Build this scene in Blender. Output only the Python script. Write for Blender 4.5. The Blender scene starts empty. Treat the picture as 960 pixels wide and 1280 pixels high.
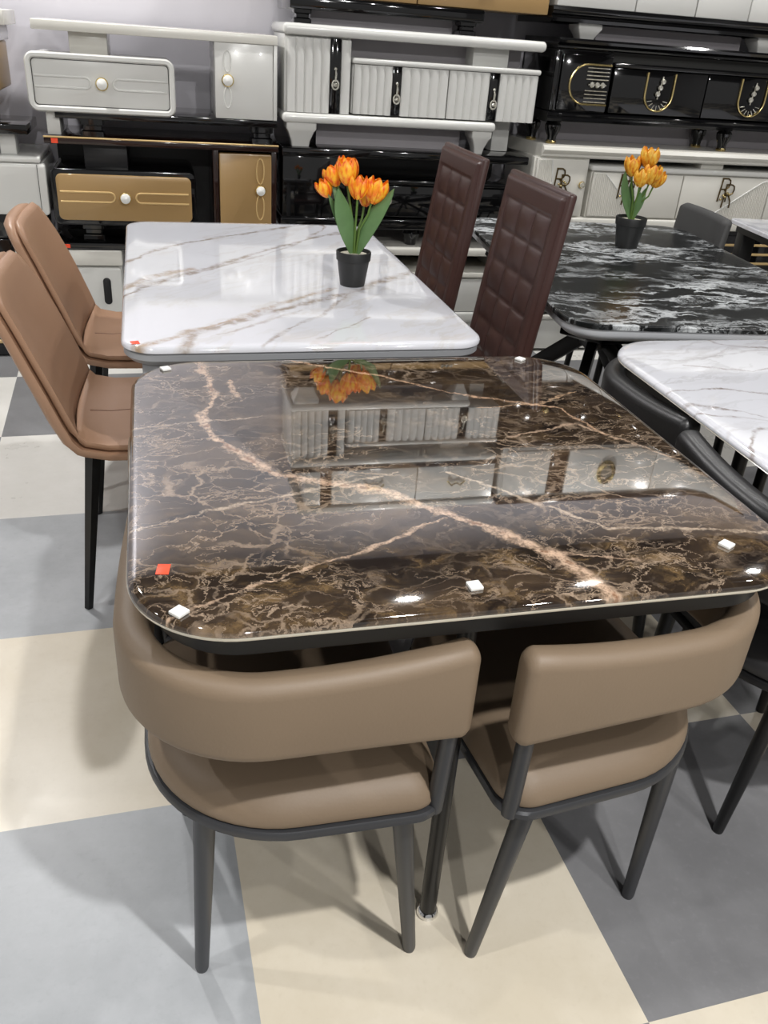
import bpy, bmesh, math, random
from mathutils import Vector, Matrix, noise
random.seed(7)
PI = math.pi
S = bpy.context.scene
COL = S.collection
CAMH = 1.3515
F = 3.85            # plane of the stands' fronts

# ------------------------------------------------------------------ helpers
ORG = {}
def srgb(r, g, b):
    f = lambda c: (c/255/12.92) if c/255 <= .04045 else ((c/255+.055)/1.055)**2.4
    return (f(r), f(g), f(b), 1)

class MB:
    def __init__(s): s.bm = bmesh.new()
    def _merge(s, b2, M=None):
        if M is not None: b2.transform(M)
        me = bpy.data.meshes.new('t'); b2.to_mesh(me); b2.free()
        s.bm.from_mesh(me); bpy.data.meshes.remove(me)
        return s
    def box(s, x0, x1, y0, y1, z0, z1, bev=.003, M=None, seg=2):
        b = bmesh.new()
        bmesh.ops.create_cube(b, size=1)
        for v in b.verts:
            v.co = Vector(((x0+x1)/2+v.co.x*(x1-x0), (y0+y1)/2+v.co.y*(y1-y0), (z0+z1)/2+v.co.z*(z1-z0)))
        if bev > 0:
            bev = min(bev, .45*min(abs(x1-x0), abs(y1-y0), abs(z1-z0)))
            bmesh.ops.bevel(b, geom=b.edges[:], offset=bev, segments=seg, profile=.5, affect='EDGES')
        return s._merge(b, M)
    def rings(s, rings, cap=True, closed=False, M=None):
        """rings: lists of points of equal count, each a closed loop"""
        b = bmesh.new()
        R = [[b.verts.new(p) for p in r] for r in rings]
        n = len(R[0])
        pairs = list(zip(R, R[1:])) + ([(R[-1], R[0])] if closed else [])
        for a, c in pairs:
            for i in range(n):
                j = (i+1) % n
                try: b.faces.new((a[i], a[j], c[j], c[i]))
                except ValueError: pass
        if cap and not closed:
            b.faces.new(list(reversed(R[0]))); b.faces.new(R[-1])
        bmesh.ops.recalc_face_normals(b, faces=b.faces[:])
        return s._merge(b, M)
    def tube(s, pts, r, n=8, closed=False, M=None, flat=1.0):
        P = [Vector(p) for p in pts]
        rr = r if isinstance(r, (list, tuple)) else [r]*len(P)
        out = []; up = None
        for i, p in enumerate(P):
            if closed: t = P[(i+1) % len(P)]-P[i-1]
            else: t = P[min(i+1, len(P)-1)]-P[max(i-1, 0)]
            t.normalize()
            if up is None:
                up = Vector((0, 0, 1)) if abs(t.z) < .9 else Vector((0, 1, 0))
            a = (up-t*up.dot(t)).normalized(); up = a; c = t.cross(a)
            out.append([p+a*math.cos(2*PI*k/n)*rr[i]+c*math.sin(2*PI*k/n)*rr[i]*flat for k in range(n)])
        return s.rings(out, closed=closed, M=M)
    def lathe(s, c, prof, n=24, axis='Z', M=None):
        """prof: (radius, height) along the axis"""
        c = Vector(c); out = []
        for r, h in prof:
            ring = []
            for k in range(n):
                a = 2*PI*k/n; u, v = math.cos(a)*max(r, 1e-4), math.sin(a)*max(r, 1e-4)
                d = {'Z': (u, v, h), 'Y': (u, h, v), '-Y': (u, -h, v), 'X': (h, u, v)}[axis]
                ring.append(c+Vector(d))
            out.append(ring)
        return s.rings(out, M=M)
    def slab(s, x0, x1, y0, y1, r, levels, M=None, n=10):
        """rounded-rectangle loft; levels: (inset, z)"""
        return s.rings([[Vector((u, v, z)) for u, v in rr(x0+i, x1-i, y0+i, y1-i, max(r-i, .002), n)] for i, z in levels], M=M)
    def plate(s, x0, x1, z0, z1, r, yb, yf, bev=.003, M=None, n=6):
        """upright rounded rectangle, back at yb, front at yf (yf < yb)"""
        L = [(0, yb), (0, yf+bev), (bev*.3, yf+bev*.3), (bev, yf)]
        return s.rings([[Vector((u, y, v)) for u, v in rr(x0+i, x1-i, z0+i, z1-i, max(r-i, .001), n)] for i, y in L], M=M)
    def ringplate(s, x0, x1, z0, z1, r, w, yb, yf, M=None, n=6):
        """upright rounded frame of width w with a round front"""
        L = [(0, yb), (0, yf+w*.35), (w*.25, yf), (w*.75, yf), (w, yf+w*.35), (w, yb)]
        R = [[Vector((u, y, v)) for u, v in rr(x0+i, x1-i, z0+i, z1-i, max(r-i, .001), n)] for i, y in L]
        return s.rings(R, closed=True, M=M)
    def flutes(s, x0, x1, z0, z1, yb, yf, n, amp=.008):
        m = n*8; top = []; 
        pr = [(x0+(x1-x0)*k/m, yf+amp*(1-abs(math.sin(PI*n*k/m))**.6)) for k in range(m+1)]
        loop = [(x0, yb)]+pr+[(x1, yb)]
        return s.rings([[Vector((u, v, z)) for u, v in loop] for z in (z0, z1)])
    def xprism(s, prof, x0, x1, M=None):
        """profile in (y, z) drawn along x"""
        return s.rings([[Vector((x, y, z)) for y, z in prof] for x in (x0, x1)], M=M)
    def build(s, name, mat, parent=None, loc=None, rotz=0, smooth=40, props=None):
        o0 = ORG.get(parent, Vector((0, 0, 0))) if parent else Vector(loc or (0, 0, 0))
        if o0.length and not (parent is None and loc is None): s.bm.transform(Matrix.Translation(-o0))
        me = bpy.data.meshes.new(name); s.bm.to_mesh(me); s.bm.free()
        for m in (mat if isinstance(mat, list) else [mat]): me.materials.append(m)
        for p in me.polygons: p.use_smooth = True
        me.set_sharp_from_angle(angle=math.radians(smooth))
        o = bpy.data.objects.new(name, me); COL.objects.link(o)
        if parent: o.parent = parent; ORG[o] = o0
        else:
            o.location = o0; o.rotation_euler = (0, 0, rotz); ORG[o] = o0
        return o

def rr(x0, x1, y0, y1, r, n=6):
    out = []
    r = min(r, (x1-x0)/2-1e-4, (y1-y0)/2-1e-4); r = max(r, 1e-4)
    for cx, cy, a0 in ((x1-r, y0+r, -PI/2), (x1-r, y1-r, 0), (x0+r, y1-r, PI/2), (x0+r, y0+r, PI)):
        for k in range(n+1):
            a = a0+PI/2*k/n; out.append((cx+r*math.cos(a), cy+r*math.sin(a)))
    return out

def tag(o, label, cat, group=None, kind=None):
    o['label'] = label; o['category'] = cat
    if group: o['group'] = group
    if kind: o['kind'] = kind
    return o
def thing(name, label, cat, loc, rotz=0, group=None, local=False):
    o = bpy.data.objects.new(name, None); COL.objects.link(o)
    o.empty_display_size = .05
    o.location = loc; o.rotation_euler = (0, 0, rotz)
    ORG[o] = Vector((0, 0, 0)) if local else Vector(loc)
    return tag(o, label, cat, group)
def kids(o): return [c for c in bpy.data.objects if c.parent == o]
def dup(root, loc, rotz, label, group=None):
    r = root.copy(); COL.objects.link(r); r.location = loc; r.rotation_euler = (0, 0, rotz)
    r['label'] = label
    if group: r['group'] = group
    for ch in kids(root):
        c = ch.copy(); COL.objects.link(c); c.parent = r
        for g in kids(ch):
            d = g.copy(); COL.objects.link(d); d.parent = c
    return r
def structure(o): o['kind'] = 'structure'; return o

# ------------------------------------------------------------------ materials
class NT:
    def __init__(s, name):
        s.m = bpy.data.materials.new(name); s.m.use_nodes = True
        s.t = s.m.node_tree; s.t.nodes.clear()
        s.out = s.n('ShaderNodeOutputMaterial'); s.b = s.n('ShaderNodeBsdfPrincipled')
        s.l(s.b.outputs[0], s.out.inputs[0])
    def n(s, t, **k):
        nd = s.t.nodes.new(t)
        for a, v in k.items(): setattr(nd, a, v)
        return nd
    def l(s, a, b): s.t.links.new(a, b)
    def put(s, sock, v):
        if isinstance(v, bpy.types.NodeSocket): s.l(v, sock)
        else: sock.default_value = v
    def math(s, op, a, b=0., c=0., clamp=False):
        nd = s.n('ShaderNodeMath', operation=op, use_clamp=clamp)
        for i, v in enumerate((a, b, c)): s.put(nd.inputs[i], v)
        return nd.outputs[0]
    def vmath(s, op, a, b):
        nd = s.n('ShaderNodeVectorMath', operation=op)
        s.put(nd.inputs[0], a); s.put(nd.inputs[1], b); return nd.outputs[0]
    def coord(s): return s.n('ShaderNodeTexCoord').outputs['Object']
    def mapping(s, v, loc=(0, 0, 0), rot=(0, 0, 0), sc=(1, 1, 1)):
        nd = s.n('ShaderNodeMapping'); s.l(v, nd.inputs[0])
        nd.inputs[1].default_value = loc; nd.inputs[2].default_value = rot; nd.inputs[3].default_value = sc
        return nd.outputs[0]
    def noise(s, v, scale, detail=4, rough=.55, dist=0, col=False):
        nd = s.n('ShaderNodeTexNoise'); s.l(v, nd.inputs['Vector'])
        nd.inputs['Scale'].default_value = scale; nd.inputs['Detail'].default_value = detail
        nd.inputs['Roughness'].default_value = rough; nd.inputs['Distortion'].default_value = dist
        return nd.outputs['Color' if col else 'Fac']
    def mix(s, f, a, b, blend='MIX'):
        nd = s.n('ShaderNodeMix', data_type='RGBA', blend_type=blend)
        s.put(nd.inputs[0], f); s.put(nd.inputs[6], a); s.put(nd.inputs[7], b)
        return nd.outputs[2]
    def ramp(s, f, stops):
        nd = s.n('ShaderNodeValToRGB'); s.l(f, nd.inputs[0]); e = nd.color_ramp.elements
        while len(e) < len(stops): e.new(.5)
        for i, (p, c) in enumerate(stops): e[i].position = p; e[i].color = c if len(c) == 4 else (*c, 1)
        return nd.outputs[0]
    def smooth(s, v, a, b, lo=0., hi=1.):
        nd = s.n('ShaderNodeMapRange', interpolation_type='SMOOTHSTEP')
        s.put(nd.inputs[0], v); nd.inputs[1].default_value = a; nd.inputs[2].default_value = b
        nd.inputs[3].default_value = lo; nd.inputs[4].default_value = hi
        return nd.outputs[0]
    def sep(s, v):
        nd = s.n('ShaderNodeSeparateXYZ'); s.l(v, nd.inputs[0]); return nd.outputs
    def comb(s, x, y, z=0.):
        nd = s.n('ShaderNodeCombineXYZ')
        for i, v in enumerate((x, y, z)): s.put(nd.inputs[i], v)
        return nd.outputs[0]
    def curve(s, v, pts):
        nd = s.n('ShaderNodeFloatCurve'); c = nd.mapping.curves[0]
        for i, (x, y) in enumerate(pts):
            if i < 2: c.points[i].location = (x, y)
            else: c.points.new(x, y)
        nd.mapping.update(); s.put(nd.inputs[1], v); return nd.outputs[0]
    def polyline(s, p, pts):
        """distance from p (z ignored) to a polyline"""
        best = None
        for (ax, ay), (bx, by) in zip(pts, pts[1:]):
            dx, dy = bx-ax, by-ay; L2 = dx*dx+dy*dy
            pa = s.vmath('SUBTRACT', p, (ax, ay, 0))
            dt = s.n('ShaderNodeVectorMath', operation='DOT_PRODUCT'); s.l(pa, dt.inputs[0]); dt.inputs[1].default_value = (dx/L2, dy/L2, 0)
            h = s.math('ADD', dt.outputs['Value'], 0, clamp=True)
            sc = s.n('ShaderNodeVectorMath', operation='SCALE'); sc.inputs[0].default_value = (dx, dy, 0); s.l(h, sc.inputs['Scale'])
            ln = s.n('ShaderNodeVectorMath', operation='LENGTH'); s.l(s.vmath('SUBTRACT', pa, sc.outputs[0]), ln.inputs[0])
            best = ln.outputs['Value'] if best is None else s.math('MINIMUM', best, ln.outputs['Value'])
        return best
    def bump(s, h, strength=.2, dist=.002):
        nd = s.n('ShaderNodeBump'); s.l(h, nd.inputs['Height'])
        nd.inputs['Strength'].default_value = strength; nd.inputs['Distance'].default_value = dist
        s.l(nd.outputs[0], s.b.inputs['Normal'])
    def set(s, **k):
        for a, v in k.items():
            s.put(s.b.inputs[a.replace('_', ' ')], v)
        return s.m

def plain(name, col, rough=.4, metal=0., vary=.06, scale=6, coat=0., bump=0., bscale=120, ior=1.5):
    t = NT(name); c = t.coord()
    f = t.noise(c, scale, 3)
    lo = tuple(x*(1-vary) for x in col[:3])+(1,); hi = tuple(min(1, x*(1+vary)) for x in col[:3])+(1,)
    t.set(Base_Color=t.mix(f, lo, hi), Roughness=rough, Metallic=metal, IOR=ior)
    if coat: t.set(Coat_Weight=coat, Coat_Roughness=.04)
    if bump: t.bump(t.noise(c, bscale, 3), bump, .001)
    return t.m

M = {}
M['taupe'] = plain('taupe_leather', srgb(124, 107, 88), .54, bump=.25, bscale=220)
M['caramel'] = plain('caramel_leather', srgb(162, 127, 102), .42, bump=.25, bscale=220)
M['caramel_seam'] = plain('caramel_stitching', srgb(110, 72, 50), .6)
M['maroon'] = plain('maroon_leather', srgb(64, 41, 37), .36, bump=.2, bscale=200)
M['black_leather'] = plain('black_leather', srgb(38, 38, 39), .38, bump=.2, bscale=200)
M['grey_cloth'] = plain('dark_grey_upholstery', srgb(62, 62, 62), .7, bump=.3, bscale=300)
M['metal_dark'] = plain('charcoal_metal', srgb(62, 63, 66), .38, .3)
M['metal_black'] = plain('black_metal', srgb(24, 24, 25), .35, .3)
M['metal_grey'] = plain('grey_metal', srgb(150, 152, 156), .4, .1)
M['frame_light'] = plain('light_grey_board', srgb(186, 188, 192), .4)
M['chrome'] = plain('chrome', (.8, .8, .8, 1), .08, 1)
M['white'] = plain('white_lacquer', srgb(210, 210, 206), .22, vary=.02, coat=.3)
M['white_warm'] = plain('warm_white_lacquer', srgb(212, 210, 202), .25, vary=.02, coat=.3)
M['board'] = plain('recess_lightening_grey', srgb(158, 154, 158), .5)  # grey that stands in for light on the wall inside recesses
M['groove'] = plain('dark_gap', srgb(58, 58, 56), .6)
M['black'] = plain('black_lacquer', srgb(12, 12, 13), .07, vary=.2, coat=.5)
M['black_dull'] = plain('matt_black_board', srgb(24, 24, 26), .4)
M['tan'] = plain('gold_brown_lacquer', srgb(160, 130, 86), .28, vary=.08, scale=3, coat=.2)
M['tan_line'] = plain('pale_gold_line', srgb(216, 186, 132), .25, .3)
M['brown_dark'] = plain('dark_brown_lacquer', srgb(38, 22, 18), .12, coat=.4)
M['gold'] = plain('gold_metal', srgb(222, 200, 140), .2, 1)
M['bronze'] = plain('dark_gold_metal', srgb(104, 88, 58), .3, .9)
M['knob_white'] = plain('white_porcelain', srgb(228, 228, 224), .12)
M['red'] = plain('red_orange_sticker', srgb(236, 76, 40), .5, vary=.03)
M['pad'] = plain('white_foam_pad', srgb(232, 232, 228), .5)
M['rim'] = plain('pale_glass_edge', srgb(226, 220, 204), .12)
M['pot'] = plain('black_plastic_pot', srgb(30, 31, 31), .45)
M['ceil'] = plain('dark_ceiling_paint', srgb(52, 52, 54), .8)
M['side_wall'] = plain('side_wall_paint', srgb(170, 170, 172), .8)

t = NT('crystal'); c = t.coord(); v = t.n('ShaderNodeTexVoronoi'); t.l(c, v.inputs['Vector']); v.inputs['Scale'].default_value = 90
M['crystal'] = t.set(Base_Color=t.mix(v.outputs['Distance'], (.9, .88, .8, 1), (.5, .48, .4, 1)), Metallic=.7, Roughness=.08)

t = NT('lavender_wall_paint'); c = t.coord()
M['wall'] = t.set(Base_Color=t.mix(t.noise(c, 2, 4), srgb(200, 198, 205), srgb(209, 207, 214)), Roughness=.65)

def tile(name, a, b, c3, rough):
    t = NT(name); c = t.coord()
    f1 = t.noise(c, 5, 6, .65); f2 = t.noise(c, 60, 4, .7)
    k = t.mix(t.smooth(f1, .3, .7), a, b)
    k = t.mix(t.smooth(f2, .5, .8, 0, .35), k, c3)
    return t.set(Base_Color=k, Roughness=t.smooth(f1, .2, .8, rough-.05, rough+.08))
M['tile_cream'] = tile('cream_floor_tile', srgb(212, 202, 182), srgb(220, 211, 193), srgb(202, 191, 170), .32)
M['tile_white'] = tile('white_floor_tile', srgb(214, 212, 206), srgb(222, 220, 215), srgb(204, 202, 196), .3)
M['tile_grey'] = tile('light_grey_floor_tile', srgb(160, 163, 166), srgb(176, 179, 182), srgb(148, 150, 153), .38)
M['tile_dark'] = tile('dark_grey_floor_tile', srgb(116, 116, 118), srgb(127, 127, 129), srgb(142, 142, 144), .4)

def ridge(t, vec, scale, w, detail=5, rough=.6, dist=0.):
    n = t.noise(vec, scale, detail, rough, dist)
    return t.smooth(t.math('ABSOLUTE', t.math('SUBTRACT', n, .5)), 0, w, 1, 0)

def dark_marble():
    t = NT('dark_brown_marble'); c = t.coord()
    wob = t.vmath('MULTIPLY', t.vmath('SUBTRACT', t.noise(c, 8, 6, .62, col=True), (.5, .5, .5)), (.12, .09, 0))
    wob2 = t.vmath('MULTIPLY', t.vmath('SUBTRACT', t.noise(c, 34, 6, .68, col=True), (.5, .5, .5)), (.026, .026, 0))
    p = t.vmath('ADD', t.vmath('ADD', c, wob), wob2)
    pf = t.vmath('MULTIPLY', t.vmath('ADD', c, t.vmath('ADD', wob2, t.vmath('MULTIPLY', wob, (.3, .3, 0)))), (1, 1, 0))
    flat = t.vmath('MULTIPLY', p, (1, 1, 0))
    st = t.mapping(flat, (0, 0, 0), (0, 0, -.25), (.75, 1.35, 0))
    big = t.noise(t.mapping(st, (3.1, 1.7, 0)), 5.0, 5, .6)
    mot = t.noise(t.mapping(st, (1.3, 4.2, 0)), 22, 8, .76)
    base = t.ramp(big, [(.32, srgb(32, 26, 21)), (.5, srgb(50, 40, 32)), (.68, srgb(80, 65, 49))])
    front = t.smooth(t.sep(pf)[1], -.22, -.36, .3, .85)  # browner mottling at the front also paints in the weaker reflection there
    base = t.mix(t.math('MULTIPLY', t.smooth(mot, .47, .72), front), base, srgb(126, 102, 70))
    dk = t.smooth(t.noise(t.mapping(st, (7.7, 2.1, 0)), 9, 4, .55), .55, .62, 0, .88)
    base = t.mix(dk, base, srgb(28, 22, 19))
    # fine pale network, stronger in patches
    patch = t.smooth(t.noise(t.mapping(c, (4, 4, 0)), 4.5, 3), .36, .60, .2, 1)
    net = None
    for sc, w, off, amt in ((5.2, .0055, (2, 5, 0), .95), (11, .0085, (5, 1, 0), .8)):
        g = t.math('MULTIPLY', ridge(t, t.mapping(st, off), sc, w, 5, .58), amt)
        net = g if net is None else t.math('MAXIMUM', net, g)
    for sc, w, off, amt in ((9, .022, (5.3, 2.2, 0), .75), (21, .045, (2.3, 8.2, 0), .6)):
        v = t.n('ShaderNodeTexVoronoi', feature='DISTANCE_TO_EDGE'); t.l(t.mapping(st, off), v.inputs['Vector']); v.inputs['Scale'].default_value = sc
        g = t.math('MULTIPLY', t.smooth(v.outputs['Distance'], 0, w*1.5, amt, 0), t.smooth(t.noise(t.mapping(c, off), 9, 3), .42, .58))
        net = t.math('MAXIMUM', net, g)
    base = t.mix(t.math('MULTIPLY', net, t.math('MULTIPLY', patch, .85)), base, srgb(168, 147, 126))
    cx, cy = .393, 1.238
    warm, pale = srgb(208, 178, 152), srgb(196, 176, 154)
    veins = [
      ([(.054, 1.70), (.079, 1.509), (.049, 1.399), (.061, 1.305), (.14, 1.175), (.298, 1.093), (.428, .96), (.494, .889), (.53, .77)], .017, .95, warm),
      ([(.11, 1.568), (.118, 1.486)], .008, .7, warm),
      ([(-.08, 1.02), (.083, 1.08), (.338, 1.155)], .006, .7, pale),
      ([(.2, 1.70), (.411, 1.574), (.517, 1.481), (.711, 1.388), (.747, 1.257)], .0065, .9, srgb(206, 170, 140)),
      ([(.415, 1.148), (.596, .951), (.87, .90)], .006, .8, pale),
      ([(-.05, .815), (.149, .904), (.37, 1.001)], .005, .75, warm),
      ([(.554, 1.399), (.687, 1.409), (.779, 1.465)], .0055, .8, srgb(206, 172, 140)),
      ([(.57, 1.272), (.71, 1.313), (.829, 1.152)], .006, .7, warm),
      ([(-.08, 1.36), (.151, 1.391)], .005, .6, pale),
      ([(.488, .9), (.602, .865)], .006, .6, warm)]
    wn = t.smooth(t.noise(c, 17, 5, .65), .32, .7, .35, 1.45)
    fine = t.smooth(t.noise(c, 110, 5, .75), .38, .62, .25, 1)
    for pts, w, amt, colr in veins:
        d = t.polyline(pf, [(x-cx, y-cy) for x, y in pts])
        g = t.smooth(t.math('DIVIDE', d, t.math('MULTIPLY', wn, w)), .15, 1.0, amt, 0)
        base = t.mix(t.math('MULTIPLY', g, fine), base, colr)
        if w > .01:      # rusty heart of the main vein
            h = t.math('MULTIPLY', t.smooth(d, 0, .006, .8, 0), t.smooth(t.noise(c, 45, 4), .5, .62))
            base = t.mix(h, base, srgb(120, 84, 60))
    return t.set(Base_Color=base, Roughness=.04, IOR=1.6, Coat_Weight=1., Coat_Roughness=.01, Coat_IOR=1.6)
M['marble_dark'] = dark_marble()

def light_marble(name, ang, seed, a, b, lines=None, strength=.8, ctr=(0, 0)):
    t = NT(name); c = t.coord()
    w = t.vmath('MULTIPLY', t.vmath('SUBTRACT', t.noise(t.mapping(c, (seed, 0, 0)), 3.2, 5, .6, col=True), (.5, .5, .5)), (.22, .22, 0))
    p = t.mapping(t.vmath('ADD', c, w), (seed, seed*.7, 0), (0, 0, -ang), (1, 1, 0))
    p2 = t.mapping(t.vmath('ADD', c, w), (0, 0, 0), (0, 0, -ang), (1, 1, 0))
    st = t.mapping(p, (0, 0, 0), (0, 0, 0), (.5, 2.2, 1))
    g1 = t.math('MULTIPLY', ridge(t, st, 2.1, .03), t.smooth(t.noise(st, 1.7, 2), .4, .6))
    g2 = t.math('MULTIPLY', ridge(t, t.mapping(st, (3, 9, 0)), 3.7, .022), t.smooth(t.noise(st, 2.6, 2), .42, .62))
    soft = t.smooth(t.noise(st, 1.4, 4, .6), .52, .75, 0, .35)
    base = t.mix(soft, srgb(212, 213, 219), srgb(190, 192, 200))
    if lines:
        wb = t.vmath('MULTIPLY', t.vmath('SUBTRACT', t.noise(c, 7, 6, .62, col=True), (.5, .5, .5)), (.06, .06, 0))
        q = t.vmath('MULTIPLY', t.vmath('ADD', c, wb), (1, 1, 0))
        wn = t.smooth(t.noise(c, 9, 4, .65), .33, .66, .4, 1.8)
        br = t.smooth(t.noise(c, 26, 5, .7), .36, .62, .25, 1)
        for pts, w, amt, colr in lines:
            d = t.polyline(q, [(x-ctr[0], y-ctr[1]) for x, y in pts])
            g = t.smooth(t.math('DIVIDE', d, t.math('MULTIPLY', wn, w)), .1, 1.0, amt, 0)
            base = t.mix(t.math('MULTIPLY', g, br), base, colr)
    base = t.mix(t.math('MULTIPLY', g1, strength), base, a)
    base = t.mix(t.math('MULTIPLY', g2, strength*.8), base, b)
    return t.set(Base_Color=base, Roughness=.06, IOR=1.55, Coat_Weight=.5, Coat_Roughness=.02)
gg, gw = srgb(144, 128, 114), srgb(158, 134, 106)
wl = [([(-.2, 2.30), (-.111, 2.433), (-.004, 2.617), (.128, 2.742), (.37, 2.908), (.525, 3.033)], .012, .9, gg),
      ([(-.13, 2.09), (-.094, 2.14), (-.028, 2.232), (.121, 2.399), (.31, 2.622), (.517, 2.831), (.68, 2.95)], .014, .9, gg),
      ([(-.1, 2.18), (-.03, 2.30), (.06, 2.38)], .022, .8, gw),
      ([(-.1, 1.72), (-.07, 1.755), (.003, 1.805), (.099, 1.885), (.177, 1.959), (.263, 2.056), (.425, 2.183)], .014, .95, gw),
      ([(.01, 1.72), (.026, 1.752), (.054, 1.83), (.165, 1.928), (.288, 2.022), (.46, 2.146), (.56, 2.25), (.72, 2.40)], .018, .95, srgb(146, 130, 116)),
      ([(.182, 1.74), (.266, 1.868), (.345, 1.957), (.46, 2.146)], .007, .7, gg),
      ([(.1, 1.82), (.2, 1.90), (.3, 1.99)], .008, .6, gg),
      ([(.316, 1.782), (.394, 1.865), (.457, 1.94)], .006, .6, gg),
      ([(.459, 2.797), (.546, 2.957), (.528, 3.054)], .009, .8, srgb(150, 128, 110)),
      ([(.06, 2.32), (.16, 2.42), (.33, 2.60), (.42, 2.72)], .007, .6, gg)]
M['marble_white'] = light_marble('white_gold_marble', PI/4, 2.0, srgb(190, 182, 172), srgb(194, 188, 182), wl, .35, (.292, 2.372))
gb = srgb(128, 112, 102)
pl = [([(.977, 1.457), (1.028, 1.46), (1.103, 1.47), (1.195, 1.429), (1.4, 1.42)], .006, .95, gb),
      ([(.957, 1.398), (1.014, 1.381), (1.075, 1.345), (1.113, 1.312), (1.3, 1.27)], .007, .85, gb),
      ([(.954, 1.373), (1.016, 1.331), (1.101, 1.295), (1.3, 1.20)], .006, .8, gb),
      ([(.994, 1.659), (1.127, 1.629), (1.309, 1.689), (1.5, 1.70)], .009, .6, srgb(170, 168, 170)),
      ([(1.27, 1.811), (1.277, 1.745), (1.326, 1.716), (1.5, 1.70)], .006, .8, gb),
      ([(.97, 1.15), (.992, 1.197), (1.037, 1.248), (1.064, 1.257), (1.2, 1.25)], .006, .8, gb),
      ([(1.1, 1.60), (1.25, 1.56), (1.4, 1.60)], .006, .6, gb)]
M['marble_pale'] = light_marble('white_grey_marble', .25, 6.4, srgb(176, 172, 172), srgb(160, 156, 156), pl, .4, (1.439, 1.325))
M['marble_far'] = light_marble('pale_marble', .9, 9.1, srgb(180, 176, 176), srgb(170, 166, 164), None, .5)
def black_marble():
    t = NT('black_white_marble'); c = t.coord()
    w = t.vmath('MULTIPLY', t.vmath('SUBTRACT', t.noise(c, 5, 5, .62, col=True), (.5, .5, .5)), (.2, .2, 0))
    p = t.mapping(t.vmath('ADD', c, w), (1.1, .4, 0), (0, 0, .25), (.8, 2.0, 0))
    g1 = t.math('MULTIPLY', ridge(t, p, 3.0, .045, 7, .66), t.smooth(t.noise(p, 2.1, 4), .43, .58))
    g2 = t.math('MULTIPLY', ridge(t, t.mapping(p, (4, 7, 0)), 6.5, .045, 7, .7), t.smooth(t.noise(t.mapping(p, (9, 2, 0)), 2.4, 4), .46, .6))
    cl = t.math('MULTIPLY', t.smooth(t.noise(t.mapping(p, (2, 3, 0)), 4, 8, .75), .62, .72), t.smooth(t.noise(p, 1.6, 2), .45, .6))
    g = t.math('MAXIMUM', t.math('MAXIMUM', g1, t.math('MULTIPLY', g2, .6)), t.math('MULTIPLY', cl, .8))
    base = t.mix(t.math('MULTIPLY', g, .9), srgb(20, 22, 23), srgb(205, 209, 211))
    return t.set(Base_Color=base, Roughness=.26, IOR=1.4)
M['marble_black'] = black_marble()

t = NT('tulip_petals'); c = t.coord(); z = t.noise(t.mapping(c, (0, 0, 0), (0, 0, 0), (1, 1, .35)), 110, 3)
M['petal'] = t.set(Base_Color=t.ramp(z, [(.36, srgb(226, 84, 14)), (.5, srgb(244, 140, 20)), (.64, srgb(250, 186, 40))]), Roughness=.5, Subsurface_Weight=0.)
t = NT('yellow_tulip_petals'); c = t.coord(); z = t.noise(t.mapping(c, (0, 0, 0), (0, 0, 0), (1, 1, .35)), 110, 3)
M['petal_yellow'] = t.set(Base_Color=t.ramp(z, [(.34, srgb(214, 118, 20)), (.5, srgb(236, 168, 44)), (.66, srgb(244, 200, 84))]), Roughness=.5)
M['leaf'] = plain('leaf_green', srgb(92, 124, 78), .45, vary=.25, scale=30)
M['stem'] = plain('stem_green', srgb(84, 112, 46), .5, vary=.2, scale=30)
M['gravel'] = plain('pale_gravel', srgb(170, 165, 150), .9, vary=.5, scale=160)

# ------------------------------------------------------------------ the room
def quad_floor():
    yaw, s, ox, oy = .3048-.268, .6, .1756*.6, 2.0474*.6
    # u along the tile rows, v towards the camera
    cw, sw = math.cos(yaw), math.sin(yaw)
    bm = bmesh.new(); c0, s0 = math.cos(.3048), math.sin(.3048)
    V = {}
    def pt(i, j):
        if (i, j) not in V:
            u, v = i*s+ox, oy-j*s
            V[i, j] = bm.verts.new((cw*u-sw*v, sw*u+cw*v, 0))
        return V[i, j]
    for i in range(-9, 13):
        for j in range(-7, 9):
            f = bm.faces.new((pt(i, j+1), pt(i+1, j+1), pt(i+1, j), pt(i, j)))
            if (i+j) % 2 == 0: f.material_index = 1 if j <= -3 else 0
            else: f.material_index = 2 if (i < 0 and j >= -2) else 3
    me = bpy.data.meshes.new('floor'); bm.to_mesh(me); bm.free()
    for k in ('tile_cream', 'tile_white', 'tile_grey', 'tile_dark'): me.materials.append(M[k])
    o = bpy.data.objects.new('floor', me); COL.objects.link(o); return structure(o)
quad_floor()
WY = 4.255; CZ = 2.98
XL, XR, YF = -3.6, 6.2, -3.2
structure(MB().box(XL-.1, XR+.1, WY, WY+.1, -.02, CZ+.05, 0).build('wall_back', M['wall']))
structure(MB().box(XL-.1, XL, YF, WY, -.02, CZ+.05, 0).build('wall_left', M['side_wall']))
structure(MB().box(XR, XR+.1, YF, WY, -.02, CZ+.05, 0).build('wall_right', M['side_wall']))
structure(MB().box(XL, XR, YF, WY, CZ, CZ+.08, 0).build('ceiling', M['ceil']))

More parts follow.
